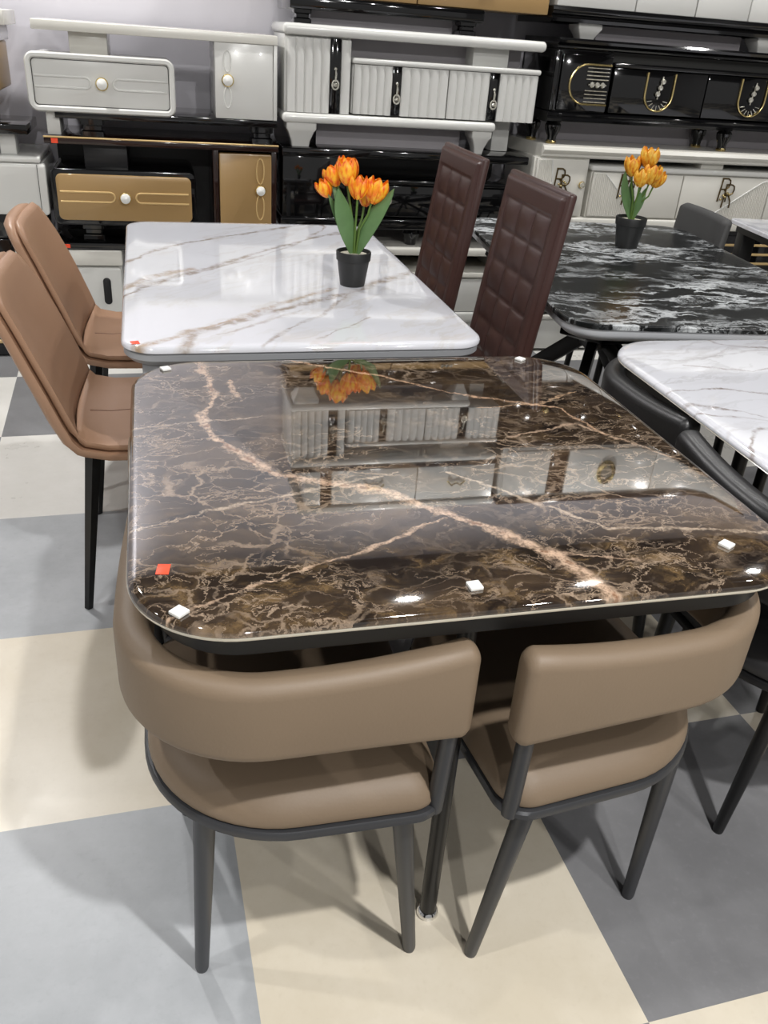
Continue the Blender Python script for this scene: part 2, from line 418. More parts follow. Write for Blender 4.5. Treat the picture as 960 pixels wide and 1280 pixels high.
# ------------------------------------------------------------------ corner chairs (backrest wraps the outer corner)
CW = .445
def make_corner_chair(name, label, group, leather, metal, loc, rotz, th=.046, z0=.541, z1=.668):
    t = thing(name, label, 'chair', loc, rotz, group, local=True)
    def outline(ins, rb, rs, n=14):
        x0 = y0 = ins; x1 = y1 = CW-.004-(ins-.03)*.6
        out = []
        for cx, cy, a0, r in ((x1-rs, y0+rs, -PI/2, rs), (x1-rs, y1-rs, 0, rs), (x0+rs, y1-rs, PI/2, rs), (x0+rb, y0+rb, PI, rb)):
            for k in range(n+1):
                a = a0+PI/2*k/n; out.append((cx+r*math.cos(a), cy+r*math.sin(a)))
        return out
    # seat cushion
    L = [(.038, .386), (.030, .390), (.028, .398), (.032, .412), (.043, .426), (.062, .436), (.10, .443), (.15, .446)]
    MB().rings([[Vector((u, v, z)) for u, v in outline(i, max(.20-(i-.03)*.9, .03), max(.05-(i-.03)*.2, .012))] for i, z in L]).build('seat', leather, t)
    L = [(.045, .370), (.026, .370), (.022, .374), (.022, .383), (.025, .387), (.045, .387)]
    MB().rings([[Vector((u, v, z)) for u, v in outline(i, .205-(i-.03)*.9, .05)] for i, z in L]).build('seat_frame', metal, t)
    # backrest swept along an L with a wide round corner
    R = .19
    c = th/2
    path = [(CW-.004-.02*(k == 0)*0, c+.012*(1-k/4)**2) for k in range(0, 1)]
    path = []
    for k in range(9):
        x = CW-.004-(CW-.004-R)*k/8; path.append(Vector((x, c+.014*(1-k/8)**2, 0)))
    for k in range(1, 16):
        a = -PI/2-PI/2*k/16; path.append(Vector((R+(R-c)*math.cos(a), R+(R-c)*math.sin(a), 0)))
    for k in range(9):
        y = R+(CW-.004-R)*k/8; path.append(Vector((c+.014*(k/8)**2, y, 0)))
    rings = []
    n = len(path)
    arcs = [0.]
    for i in range(1, n): arcs.append(arcs[-1]+(path[i]-path[i-1]).length)
    T = arcs[-1]
    def ring(p, tdir, sc, dz, d=0.):
        nrm = Vector((tdir.y, -tdir.x, 0))
        e = max(0, 1-d/.22)**2
        out = []
        pr = rr(-th/2*sc, th/2*sc, z0+dz-.014*e, z1-dz+.014*e, .020*sc, 5)
        for u, z in pr:
            out.append(p+nrm*u+Vector((0, 0, z)))
        return out
    for i, p in enumerate(path):
        td = (path[min(i+1, n-1)]-path[max(i-1, 0)]).normalized()
        d = min(arcs[i], T-arcs[i])
        rings.append(ring(p, td, 1, 0, d))
    td0 = (path[1]-path[0]).normalized(); td1 = (path[-1]-path[-2]).normalized()
    rings[0] = ring(path[0], td0, 1, 0)
    pre = [ring(path[0]-td0*e, td0, s_, dz) for e, s_, dz in ((.016, .55, .014), (.012, .8, .007), (.006, .95, .002))]
    post = [ring(path[-1]+td1*e, td1, s_, dz) for e, s_, dz in ((.006, .95, .002), (.012, .8, .007), (.016, .55, .014))]
    back = MB().rings(pre+rings+post).build('backrest', leather, t, smooth=60)
    # top and bottom stitched seam lines
    for zz in (z1-.022,):
        pts = []
        for i, p in enumerate(path):
            td = (path[min(i+1, n-1)]-path[max(i-1, 0)]).normalized(); nr = Vector((td.y, -td.x, 0))
            d_ = min(arcs[i], T-arcs[i]); pts.append(p+nr*(th/2-.0003)+Vector((0, 0, zz+.014*max(0, 1-d_/.22)**2)))
        MB().tube(pts, .0006, 5).build('seam', leather, back)
    # posts carrying the backrest
    for (bx, by), (tx, ty) in (((CW-.016, .046), (CW-.012, .034)), ((.046, CW-.016), (.034, CW-.012))):
        MB().tube([(bx, by, .372), (tx, ty, z0+.01)], .0125, 12).build('post', metal, t)
    # tapered legs
    for (tx, ty), (fx, fy) in (((.104, .088), (.088, .104)), ((.385, .062), (.430, .075)), ((.062, .385), (.075, .430)), ((.370, .370), (.400, .400))):
        MB().tube([(tx, ty, .374), (fx, fy, .006), (fx, fy, 0)], [.0165, .0112, .010], 14).build('leg', metal, t)
    return t
TC = Vector((.391, 1.238))
gr = 'taupe chairs around the brown marble table'
CO = .485    # half the outer span of the four nested chairs
c1 = make_corner_chair('corner_chair', 'taupe leather chair nearest left, tucked under the front-left corner of the brown marble table', gr, M['taupe'], M['metal_dark'], (-.095, .774, 0), 0)
c2 = dup(c1, (.872, .800, 0), PI/2+.125, 'taupe leather chair at the front-right corner of the brown marble table', gr)
c3 = dup(c1, (.845, 1.725, 0), PI, 'taupe leather chair hidden at the back-right corner of the brown marble table', gr)
c4 = dup(c1, (-.088, 1.700, 0), -PI/2, 'taupe leather chair at the back-left corner of the brown marble table', gr)

# ------------------------------------------------------------------ the brown marble table
t = thing('dining_table', 'square dark brown marble-top dining table with rounded corners and cream veins, in the foreground', 'table', (TC.x, TC.y, 0), .01, None, local=True)
TW, TD, TR = .464, .449, .135
top = MB().slab(-TW, TW, -TD, TD, TR, [(.006, .737), (0, .7385), (0, .742), (.003, .7465), (.008, .749), (.013, .7495), (.05, .75)], n=16).build('tabletop', M['marble_dark'], t)
MB().slab(-TW+.001, TW-.001, -TD+.001, TD-.001, TR, [(.03, .7316), (.002, .7316), (0, .734), (-.0006, .7378), (.03, .7378)], n=16).build('edge_rim', M['rim'], t)
MB().slab(-TW+.03, TW-.03, -TD+.03, TD-.03, .11, [(.03, .690), (0, .690), (0, .7312), (.03, .7312)]).build('apron', M['metal_black'], t)
def mid_legs(t, spots):
    for x, y in spots:
        MB().tube([(x, y, .70), (x, y, .012)], .0145, 14).build('leg', M['metal_black'], t)
        MB().lathe((x, y, 0), [(.0, 0), (.018, 0), (.0195, .004), (.018, .010), (.0148, .013), (0, .013)], 20).build('foot_disc', M['chrome'], t)
mid_legs(t, ((-.010, -.33), (.33, .019), (-.014, .33), (-.33, .004)))
# pads and stickers lying on it
def flat_tag(name, label, cat, x, y, z, sx, sy, h, rot, mat, group=None):
    o = MB().box(-sx/2, sx/2, -sy/2, sy/2, 0, h, min(.001, h*.4)).build(name, mat, None)
    o.location = (x, y, z); o.rotation_euler = (0, 0, rot)
    return tag(o, label, cat, group)
g = 'white pads on the brown marble tabletop'
for x, y, r, w in ((-.008, .828, .75, 'below the red sticker, front-left corner'), (.354, .833, .1, 'at the middle of the front edge'), (.747, .884, .5, 'at the front-right corner'),
                (-.013, 1.631, .4, 'at the back-left corner'), (.733, 1.654, .6, 'at the back-right corner')):
    flat_tag('spacer_pad', 'white square pad '+w+' of the brown marble tabletop', 'pad', x, y, .75, .0175, .0175, .0045, r-.0, M['pad'], g)
flat_tag('price_sticker', 'red-orange price sticker on the left side of the brown marble tabletop', 'sticker', -.025, .923, .75, .016, .023, .0006, -.15, M['red'])

# ------------------------------------------------------------------ white marble table (behind, left)
WC = Vector((.288, 2.378)); wrot = .015
t = thing('dining_table', 'long white marble-top dining table with gold-grey veins behind the brown marble table', 'table', (WC.x, WC.y, 0), wrot, None, local=True)
W2, D2 = .398, .635
MB().slab(-W2, W2, -D2, D2, .075, [(.004, .742), (0, .744), (0, .750), (.003, .7545), (.008, .756), (.03, .7565)], n=10).build('tabletop', M['marble_white'], t)
MB().slab(-W2+.004, W2-.004, -D2+.004, D2-.004, .072, [(.02, .712), (.012, .714), (0, .726), (0, .738), (.004, .7421), (.02, .7421)], n=10).build('underframe', M['metal_grey'], t)
for sx in (-1, 1):
    for sy in (-1, 1):
        lx = sx*(.33 if sy < 0 else .09); MB().box(lx-.028, lx+.028, sy*.57-.028, sy*.57+.028, 0, .714, .005).build('leg', M['metal_grey'], t)
flat_tag('price_sticker', 'red price sticker at the front-left corner of the white marble tabletop', 'sticker', -.072, 1.775, .7566, .017, .019, .0006, .2, M['red'])

# ------------------------------------------------------------------ pots of tulips
def bloom(mb, c, d, size, open_):
    """six petals cupped about the direction d"""
    d = Vector(d).normalized(); q = d.to_track_quat('Z', 'Y').to_matrix()
    for k in range(6):
        a0 = k*PI/3+random.uniform(-.12, .12); inner = k % 2
        R_ = size*(.40 if inner else .46); H = size*(1.02 if inner else 1.0)*random.uniform(.92, 1.04)
        m = 9; front = []
        for i in range(m):
            u = i/(m-1)
            rad = R_*(math.sin(PI*(.05+.70*u))**.6)*(1+open_*u)
            wdt = .74*(math.sin(PI*(.10+.74*u)))**.6*(1 if u < .9 else .72)
            row = []
            for j in range(7):
                w = (j/6-.5)*2
                a = a0+w*wdt
                rad2 = rad*(1-.05*w*w)
                row.append(q @ Vector((rad2*math.cos(a), rad2*math.sin(a), H*u*(1-.13*w*w*u)))+Vector(c))
            front.append(row)
        b = bmesh.new()
        for sgn in (0, 1):
            V = [[b.verts.new(p-(d*0 if sgn == 0 else (p-Vector(c)-d*((p-Vector(c)).dot(d))).normalized()*.0012)) for p in row] for row in front]
            for i in range(m-1):
                for j in range(6):
                    f = (V[i][j], V[i][j+1], V[i+1][j+1], V[i+1][j])
                    b.faces.new(f if sgn == 0 else tuple(reversed(f)))
        mb._merge(b)
def leaf(mb, base, tip, width, bend):
    base, tip = Vector(base), Vector(tip); d = tip-base
    side = Vector((d.y, -d.x, 0)); side = side.normalized() if side.length > 1e-5 else Vector((1, 0, 0))
    side = (side*.55+Vector((.83, -.25, 0))).normalized()
    b = bmesh.new(); m = 12; V = [[], []]
    nrm = d.cross(side).normalized()
    for sgn in (0, 1):
        for i in range(m+1):
            u = i/m
            p = base+d*u+Vector(bend)*math.sin(PI*u)
            w = width*(math.sin(PI*u**1.15)**.8*.5+.06*(1-u))
            off = nrm*.0009*(1 if sgn else -1)
            V[sgn].append([b.verts.new(p-side*w+off+nrm*w*.25), b.verts.new(p+off), b.verts.new(p+side*w+off+nrm*w*.25)])
        for i in range(m):
            for j in range(2):
                f = (V[sgn][i][j], V[sgn][i][j+1], V[sgn][i+1][j+1], V[sgn][i+1][j])
                b.faces.new(f if sgn else tuple(reversed(f)))
    mb._merge(b)
def plant(loc, label, r, h, blooms, leaves, petal, lift):
    blooms = [(b[0], b[1], b[2]+lift)+tuple(b[3:]) for b in blooms]; leaves = [l[:4]+(l[4]+lift,)+tuple(l[5:]) for l in leaves]
    t = thing('potted_tulips', label, 'plant', loc, 0, None, local=True)
    MB().lathe((0, 0, 0), [(0, 0), (r*.70, 0), (r*.72, .004), (r*.92, h*.74), (r*.98, h*.75), (r, h*.98), (r*.985, h), (r*.93, h), (r*.88, h*.86), (0, h*.84)], 32).build('pot', M['pot'], t)
    MB().lathe((0, 0, h*.84), [(0, .0), (r*.86, .0), (r*.82, .006), (0, .009)], 20).build('gravel', M['gravel'], t)
    for (x, y, z, s, dx, dy, op) in blooms:
        b = (x*.12, y*.12, h*.86)
        MB().tube([b, (x*.3, y*.3, h+(z-h)*.45), (x*.8, y*.8, z-.03), (x, y, z+.006)], [.0032, .003, .0028, .003], 7).build('stem', M['stem'], t)
        m = MB(); bloom(m, (x, y, z), (dx, dy, 1), s, op); m.build('bloom', petal, t, smooth=60)
    for (bx, by, tx, ty, tz, w, bend) in leaves:
        m = MB(); leaf(m, (bx, by, h*.88), (tx, ty, tz), w, bend); m.build('leaf', M['leaf'], t, smooth=60)
    return t
# screen-right at the pot is world (.95,-.3); screen-left the reverse
def sr(u, v=0.): return (u*.964+v*.266, -u*.266+v*.964)
bl = []
for u, v, z, s, du, op in ((-.022, -.01, .228, .064, -.1, .05), (-.050, .005, .222, .052, -.45, .2), (.004, -.02, .198, .060, .05, 0), (.040, -.012, .190, .062, .3, .15), (.020, .025, .175, .046, .2, .1), (-.070, .0, .195, .046, -.6, .1), (-.03, .03, .240, .050, 0, .1)):
    x, y = sr(u, v); dx, dy = sr(du, 0); bl.append((x, y, z, s, dx, dy, op))
lv = []
for u, v, z, w, bu, bz in ((-.044, -.045, .225, .050, .004, .0), (.095, -.03, .232, .052, -.018, -.006), (-.066, .01, .245, .036, .015, -.01), (-.070, -.02, .205, .032, .015, -.01), (.045, .03, .18, .03, 0, 0)):
    x, y = sr(u, v); bx, by = sr(u*.1, v*.1); b2 = sr(bu, 0); lv.append((bx, by, x, y, z, w, (b2[0], b2[1], bz)))
plant((.478, 2.235, .7568), 'orange tulips in a small black pot on the white marble table', .046, .088, bl, lv, M['petal'], .022)
bl = []
for u, v, z, s, du, op in ((-.028, 0, .245, .062, -.1, 0), (.020, .0, .272, .068, 0, .1), (.0, -.02, .215, .058, 0, 0), (.030, -.02, .225, .068, .1, .1), (.052, 0, .215, .056, .3, .1)):
    x, y = sr(u, v); dx, dy = sr(du, 0); bl.append((x, y, z, s, dx, dy, op))
lv = []
for u, v, z, w, bu, bz in ((-.052, .0, .26, .034, -.004, 0), (-.02, .02, .23, .026, 0, 0), (.03, .01, .21, .024, 0, 0), (.008, -.02, .20, .024, 0, 0)):
    x, y = sr(u, v); bx, by = sr(u*.1, v*.1); b2 = sr(bu, 0); lv.append((bx, by, x, y, z, w, (b2[0], b2[1], bz)))
plant((1.562, 2.775, .7508), 'yellow-orange tulips in a black pot on the black marble table', .053, .100, bl, lv, M['petal_yellow'], -.015)

# ------------------------------------------------------------------ caramel shell chairs
def make_shell_chair(loc, label, group):
    """faces +X; origin on the floor under the bend of seat and back"""
    t = thing('shell_chair', label, 'chair', loc, 0, group, local=True)
    # side profile (x, z, half width, wing): from seat front, round the bend, to the top of the back
    def sweep(prof, th, n=13):
        rings_ = []
        P = [Vector((p[0], 0, p[1])) for p in prof]
        for i, (x, z, hw, wing) in enumerate(prof):
            tn = (P[min(i+1, len(P)-1)]-P[max(i-1, 0)]).normalized(); nr = Vector((-tn.z, 0, tn.x))
            if nr.x < 0 and nr.z < .2: pass
            up = -nr if nr.z < -.2 else nr
            up = Vector((tn.z, 0, -tn.x))          # towards the sitter
            e = th*(.55 if i in (0, len(P)-1) else 1)
            f, b_ = [], []
            for k in range(n):
                w = -1+2*k/(n-1)
                off = wing*w*w
                ed = 1-.55*abs(w)**6
                f.append(P[i]+Vector((0, w*hw, 0))+up*(off+e*.5*ed)); b_.append(P[i]+Vector((0, w*hw, 0))+up*(off-e*.5*ed))
            rings_.append(f+list(reversed(b_)))
        return rings_
    seat = [(.440, .426, .175, 0), (.435, .432, .19, 0), (.40, .438, .215, .0), (.30, .437, .228, .004), (.20, .433, .230, .008), (.10, .427, .228, .014), (.045, .430, .226, .022), (.012, .448, .226, .030)]
    back = [(.012, .448, .226, .030), (-.006, .468, .226, .034), (-.020, .50, .226, .036), (-.044, .57, .226, .034), (-.068, .64, .224, .030), (-.092, .71, .214, .024), (-.111, .761, .200, .018), (-.122, .792, .182, .014), (-.129, .812, .152, .010), (-.132, .822, .115, .008)]
    bend = [(.012, .436, .224, .030), (-.010, .458, .223, .036)]
    def off(prof, d, dw):      # the same profile moved d towards the back/underside and dw wider
        P = [Vector((p[0], 0, p[1])) for p in prof]; out = []
        for i, p in enumerate(prof):
            tn = (P[min(i+1, len(P)-1)]-P[max(i-1, 0)]).normalized()
            out.append((p[0]-tn.z*d, p[1]+tn.x*d, p[2]+dw, p[3]))
        return out
    line = seat[:-1]+[(.030, .432, .226, .026), (.006, .450, .226, .032)]+back[2:]
    line[-1] = (line[-1][0], line[-1][1], .10, .006)
    MB().rings(sweep(off(line, .021, .004), .038)).build('shell', M['caramel'], t, smooth=75)
    sp = seat[1:-1]+[(.026, .437, .224, .027), (.012, .448, .224, .031)]
    MB().rings(sweep(off(sp, -.001, -.003), .030)).build('seat_pad', M['caramel'], t, smooth=75)
    MB().rings(sweep(off([(.004, .452, .224, .033), (-.006, .468, .224, .034)]+back[2:-1], -.001, -.004), .028)).build('back_pad', M['caramel'], t, smooth=75)
    # seam down the middle of the seat
    MB().tube([(x, 0, z) for x, z in ((.40, .4535), (.30, .4525), (.20, .4485), (.10, .4425), (.045, .446))], .0018, 6).build('seam', M['caramel_seam'], t)
    for fx, fy, tx, ty in ((.014, -.25, .06, -.18), (.014, .25, .06, .18), (.40, -.22, .34, -.16), (.40, .22, .34, .16)):
        MB().tube([(tx, ty, .418), (fx, fy, 0)], [.019, .0105], 4).build('leg', M['metal_black'], t)
    return t
gr = 'caramel chairs along the white marble table'
sc = make_shell_chair((-.258, 2.165, 0), 'caramel leather chair with black legs nearer to the camera, left of white marble table', gr)
dup(sc, (-.280, 2.80, 0), -.02, 'caramel leather chair farther from the camera, left of white marble table beside the black stand', gr)

# ------------------------------------------------------------------ maroon high-back chairs
def make_high_chair(loc, label, group):
    """faces -X; origin on the floor under the foot of the back"""
    t = thing('high_back_chair', label, 'chair', loc, 0, group, local=True)
    hw = .207
    x0, z0, x1, z1 = .0, .40, .088, 1.035
    ln = math.hypot(x1-x0, z1-z0); ang = math.atan2(x1-x0, z1-z0)
    Mx = Matrix.Translation((x0, 0, z0)) @ Matrix.Rotation(ang, 4, 'Y')
    # in the panel's own frame: x thickness, y width, z height; sitter's side at -x
    MB().box(-.008, .016, -hw, hw, 0, ln, .009, M=Mx, seg=3).build('backrest', M['maroon'], t)
    b = bmesh.new(); ny, nz = 60, 120
    y0, y1, q0, q1 = -.196, .196, .0, ln-.012
    rows, cols = 8, 3
    bw = .036
    V = []
    for i in range(nz+1):
        zz = q0+(q1-q0)*i/nz; r_ = []
        for j in range(ny+1):
            yy = y0+(y1-y0)*j/ny
            inn = min(yy-y0-bw, y1-bw-yy, q1-bw-.02-zz)
            if inn <= 0: h = .010*min(1, max(0, min(yy-y0, y1-yy, q1-zz)/.008))**.5
            else:
                u = (yy-y0-bw)/(y1-y0-2*bw)*cols; w = (q1-bw-.02-zz)/.086
                fu, fw = u-math.floor(u), w-math.floor(w)
                h = .001+.012*(max(math.sin(PI*fu), 0)*max(math.sin(PI*fw), 0))**.35
            r_.append(b.verts.new((-.008-h, yy, zz)))
        V.append(r_)
    for i in range(nz):
        for j in range(ny): b.faces.new((V[i][j], V[i+1][j], V[i+1][j+1], V[i][j+1]))
    m = MB(); m._merge(b, Mx); m.build('quilted_pad', M['maroon'], t, smooth=80)
    MB().slab(-.42, .0, -.205, .205, .04, [(.012, .41), (0, .422), (0, .455), (.012, .468), (.05, .474)]).build('seat', M['maroon'], t)
    for fx, fy in ((-.39, -.175), (-.39, .175), (.01, -.175), (.01, .175)):
        MB().tube([(fx, fy, .415), (fx, fy, 0)], [.017, .013], 4).build('leg', M['metal_black'], t)
    return t
gr = 'maroon chairs along the white marble table'
hc = make_high_chair((.885, 2.235, 0), 'tall quilted maroon leather chair nearer to the camera, right of white marble table', gr)
dup(hc, (.868, 2.83, 0), 0, 'tall quilted maroon leather chair farther back, between tulips and the nearer maroon chair', gr)

# ------------------------------------------------------------------ black marble table
BR = -.108
ux, uy = Vector((math.cos(BR), math.sin(BR))), Vector((-math.sin(BR), math.cos(BR)))
fl = Vector((.965, 1.905))          # front-left corner
W3, D3 = .88, 1.36
ctr = fl+ux*W3/2+uy*D3/2
t = thing('dining_table', 'black marble-top dining table with white streaks and black crossed legs, back right', 'table', (ctr.x, ctr.y, 0), BR, None, local=True)
MB().slab(-W3/2, W3/2, -D3/2, D3/2, .10, [(.004, .735), (0, .737), (0, .747), (.003, .7498), (.008, .7502), (.03, .7505)], n=10).build('tabletop', M['marble_black'], t)
MB().slab(-W3/2+.004, W3/2-.004, -D3/2+.004, D3/2-.004, .10, [(.05, .700), (.02, .702), (.004, .714), (0, .722), (.002, .7352), (.03, .7352)], n=10).build('underframe', M['frame_light'], t)
hub = Vector((-.04, .12, .50))
MB().box(hub.x-.045, hub.x+.045, hub.y-.045, hub.y+.045, hub.z-.07, hub.z+.07, .01).build('hub', M['metal_black'], t)
def beam(m, a, b, w, h):
    a, b = Vector(a), Vector(b); d = (b-a); L = d.length
    q = d.to_track_quat('Z', 'Y').to_matrix().to_4x4()
    return m.box(-w/2, w/2, -h/2, h/2, 0, L, .004, M=Matrix.Translation(a) @ q)
for fx, fy in ((-.34, -.45), (.34, -.45), (-.34, .58), (.34, .58)):
    m = MB(); beam(m, hub, (fx, fy, .03), .035, .055); m.box(fx-.03, fx+.03, fy-.04, fy+.04, 0, .035, .004); m.build('leg', M['metal_black'], t)
for fx, fy in ((-.33, -.40), (.33, -.40), (-.33, .55), (.33, .55)):
    m = MB(); beam(m, hub, (fx, fy, .69), .06, .11); m.box(fx-.04, fx+.04, fy-.05, fy+.05, .69, .706, .003); m.build('upper_arm', M['metal_black'], t)

# ------------------------------------------------------------------ white marble table on the right with black chairs
RX0, RX1, RY0, RY1 = .978, 1.90, .865, 1.785
rc = Vector(((RX0+RX1)/2, (RY0+RY1)/2))
t = thing('dining_table', 'square white marble-top dining table with thin brown veins at the right edge', 'table', (rc.x, rc.y, 0), 0, None, local=True)
hw, hd = (RX1-RX0)/2, (RY1-RY0)/2
MB().slab(-hw, hw, -hd, hd, .145, [(.006, .737), (0, .7385), (0, .742), (.003, .7465), (.010, .749), (.016, .7495), (.05, .75)], n=14).build('tabletop', M['marble_pale'], t)
MB().slab(-hw+.001, hw-.001, -hd+.001, hd-.001, .145, [(.03, .7332), (.002, .7332), (0, .735), (.002, .7372), (.03, .7372)], n=14).build('edge_rim', M['rim'], t)
MB().slab(-hw+.095, hw-.095, -hd+.095, hd-.095, .06, [(.03, .70), (0, .70), (0, .732), (.03, .732)]).build('apron', M['metal_black'], t)
mid_legs(t, ((0, -.33), (.33, 0), (0, .33), (-.33, .022)))
gr = 'black chairs around the right white marble table'
k1 = make_corner_chair('corner_chair', 'black leather chair at the front-left corner of the right-hand white marble table', gr, M['black_leather'], M['metal_black'], (.925, .872, 0), .02, .050, .55, .714)
k2 = dup(k1, (.950, 1.815, 0), -PI/2, 'black leather chair at the back-left corner of the right-hand white marble table', gr)

# ------------------------------------------------------------------ far right: grey chairs and another table
def make_low_chair(name, label, loc, rotz, mat, group):
    """faces -X"""
    t = thing(name, label, 'chair', loc, rotz, group, local=True)
    pr = []
    rings_ = []
    for k in range(15):
        a = -1+2*k/14; y = .195*a; x = -.018*a*a
        tn = Vector((-.036*a, .195, 0)).normalized(); nr = Vector((tn.y, -tn.x, 0))
        e = 1 if 0 < k < 14 else .5
        rings_.append([Vector((x, y, 0))+nr*u+Vector((.10*(z-.5), 0, z)) for u, z in rr(-.022*e, .022*e, .50, .832-(0 if 0 < k < 14 else .012), .02*e, 5)])
    MB().rings(rings_).build('backrest', mat, t, smooth=70)
    MB().slab(-.42, .0, -.20, .20, .06, [(.012, .42), (0, .432), (0, .462), (.012, .474), (.05, .48)]).build('seat', mat, t)
    for s_ in (-1, 1): MB().tube([(.0, s_*.12, .44), (.02, s_*.12, .56)], .010, 8).build('back_post', M['metal_black'], t)
    for fx, fy in ((-.38, -.17), (-.38, .17), (.02, -.18), (.02, .18)):
        MB().tube([(fx*.9, fy*.9, .425), (fx, fy, 0)], [.015, .011], 10).build('leg', M['metal_black'], t)
    return t
make_low_chair('dining_chair', 'dark grey upholstered chair pushed against the far right side of the black marble table', (2.008, 3.05, 0), BR+.01, M['grey_cloth'], None)
ft = thing('dining_table', 'pale marble-top table in the far right background behind the grey chair', 'table', (2.71, 2.80, 0), -.12, None, local=True)
MB().slab(-.42, .42, -.45, .52, .03, [(.004, .732), (0, .735), (0, .748), (.003, .7515), (.03, .752)]).build('tabletop', M['marble_far'], ft)
MB().slab(-.40, .40, -.43, .50, .03, [(.02, .70), (0, .705), (0, .7322), (.02, .7322)]).build('underframe', M['metal_black'], ft)
for sx in (-1, 1):
    for y_ in (-.38, .45): MB().box(sx*.36-.03, sx*.36+.03, y_-.03, y_+.03, 0, .706, .004).build('leg', M['metal_black'], ft)

# ------------------------------------------------------------------ the TV stands along the wall
DEP = .38
def stand(name, label, x0, z0, group=None):
    return thing(name, label, 'tv stand', (x0, F, z0), 0, group)
GR = 'television stands stacked along the back wall'
def knob(parent, x, y, z, r=.020, ring=True, cap=None):
    k = MB().lathe((x, y, z), [(0, 0), (r*.45, 0), (r*.45, .010), (r*.8, .014), (r, .020), (r*.9, .028), (r*.5, .033), (0, .035)], 20, '-Y').build('knob', cap or M['knob_white'], parent)
    if ring: MB().lathe((x, y, z), [(r*.95, .009), (r*1.14, .010), (r*1.2, .014), (r*1.1, .017), (r*.85, .015)], 24, '-Y').build('knob_ring', M['gold'], parent)
    return k
def drop_handle(parent, x, y, z, h=.075):
    m = MB()
    m.tube([(x, y-.006, z+h*.5), (x+.002, y-.012, z+h*.25), (x, y-.012, z-.01)], [.0025, .0045, .0035], 8)
    m.tube([(x+.013*math.sin(a*PI/6), y-.012, z-h*.28+.017*math.cos(a*PI/6)) for a in range(12)], .0035, 6, closed=True)
    m.lathe((x, y, z-h*.28), [(0, .006), (.009, .008), (.009, .012), (0, .016)], 10, '-Y')
    m.lathe((x, y, z+h*.5), [(0, 0), (.006, .001), (.006, .007), (0, .009)], 10, '-Y')
    return m.build('handle', M['crystal'], parent)
def crystal_handle(parent, x, y, z, horiz=False, L=.06):
    m = MB()
    for k in (-1, 0, 1):
        dx, dz = (k*L*.36, 0) if horiz else (k*L*.12, k*L*.36)
        m.lathe((x+dx, y, z+dz), [(0, 0), (.009, .004), (.012, .010), (.009, .017), (0, .02)], 8, '-Y')
    a, b = ((x-L*.6, y-.008, z), (x+L*.6, y-.008, z)) if horiz else ((x-.006, y-.008, z-L*.65), (x+.006, y-.008, z+L*.65))
    m.tube([a, b], .003, 6)
    return m.build('handle', M['crystal'], parent)
def racetrack(parent, x0, x1, xk, z, mat, y, hw=.019):
    """pair of long raised loops either side of the knob"""
    for a, b, s in ((x0, xk-.042, 1), (xk+.042, x1, -1)):
        for r_ in (hw,):
            pts = []
            if s == 1:
                pts = [(a, y, z+r_), (b-r_, y, z+r_)]+[(b-r_+r_*math.sin(k*PI/8), y, z+r_*math.cos(k*PI/8)) for k in range(1, 8)]+[(b-r_, y, z-r_), (a, y, z-r_)]
            else:
                pts = [(b, y, z+r_), (a+r_, y, z+r_)]+[(a+r_-r_*math.sin(k*PI/8), y, z+r_*math.cos(k*PI/8)) for k in range(1, 8)]+[(a+r_, y, z-r_), (b, y, z-r_)]
            MB().tube(pts, .0042, 6).build('trim_line', mat, parent)
def sticker(x, y, z, label, w=.025, h=.018):
    o = MB().box(-w/2, w/2, -.0004, .0004, -h/2, h/2, 0).build('price_sticker', M['red'], None)
    o.location = (x, y, z); return tag(o, label, 'sticker')

B0, B1 = F, F+DEP
# ---- column A (left), lowest: white cabinet with an oval slot
t = stand('storage_cabinet', 'low white cabinet with a black oval hand slot on the floor behind the caramel chairs', -.60, 0)
t['category'] = 'cabinet'
MB().box(-.60, -.185, B0+.02, B1, 0, .40, .006).build('body', M['white'], t)
MB().box(-.605, -.18, B0-.005, B1, .40, .4675, .008).build('top', M['white_warm'], t)
d = MB().plate(-.595, -.19, .03, .392, .012, B0+.021, B0-.002, .006).build('door', M['white'], t)
MB().plate(-.268, -.236, .235, .350, .016, B0, B0-.006, .003).build('hand_slot', M['black_dull'], d)
# ---- column A, middle: brown and gold stand
t = stand('tv_stand', 'dark brown stand with gold-brown drawer and door, below the white stand at left', -.44, .4685, GR)
MB().box(-.44, .475, B0-.01, B1, .4685, .497, .004).build('base', M['black'], t)
MB().box(-.44, .48, B0-.012, B1, .878, .900, .003).build('top', M['brown_dark'], t)
MB().box(-.44, .48, B0-.006, B1, .8995, .906, .002).build('top_panel', M['brown_dark'], t)
MB().box(-.441, .481, B0-.014, B0-.006, .8995, .906, .002).build('gold_edge', M['tan_line'], t)
MB().box(-.43, .47, B1-.02, B1-.005, .50, .878, 0).build('back_or_added_panel', M['black_dull'], t)
for x in (-.29, .0):
    MB().slab(x-.045, x+.045, B0+.06, B0+.15, .008, [(.0, .4972), (0, .515), (.012, .52), (.012, .535), (0, .54), (0, .566)]).build('foot', M['black'], t)
MB().box(-.30, -.13, B0+.05, B1-.03, .775, .878, .004).build('riser', M['black_dull'], t)
d = MB().plate(-.432, .138, .568, .788, .03, B1-.03, B0-.012, .006).build('drawer', M['black'], t)
MB().plate(-.412, .118, .590, .768, .022, B0-.010, B0-.022, .004).build('drawer_front', M['tan'], d)
racetrack(d, -.40, .106, -.147, .682, M['tan_line'], B0-.023)
knob(d, -.147, B0-.022, .682)
d = MB().plate(.236, .452, .53, .866, .006, B0+.05, B0-.006, .003).build('door', M['tan'], t)
knob(d, .405, B0-.006, .725, .019)
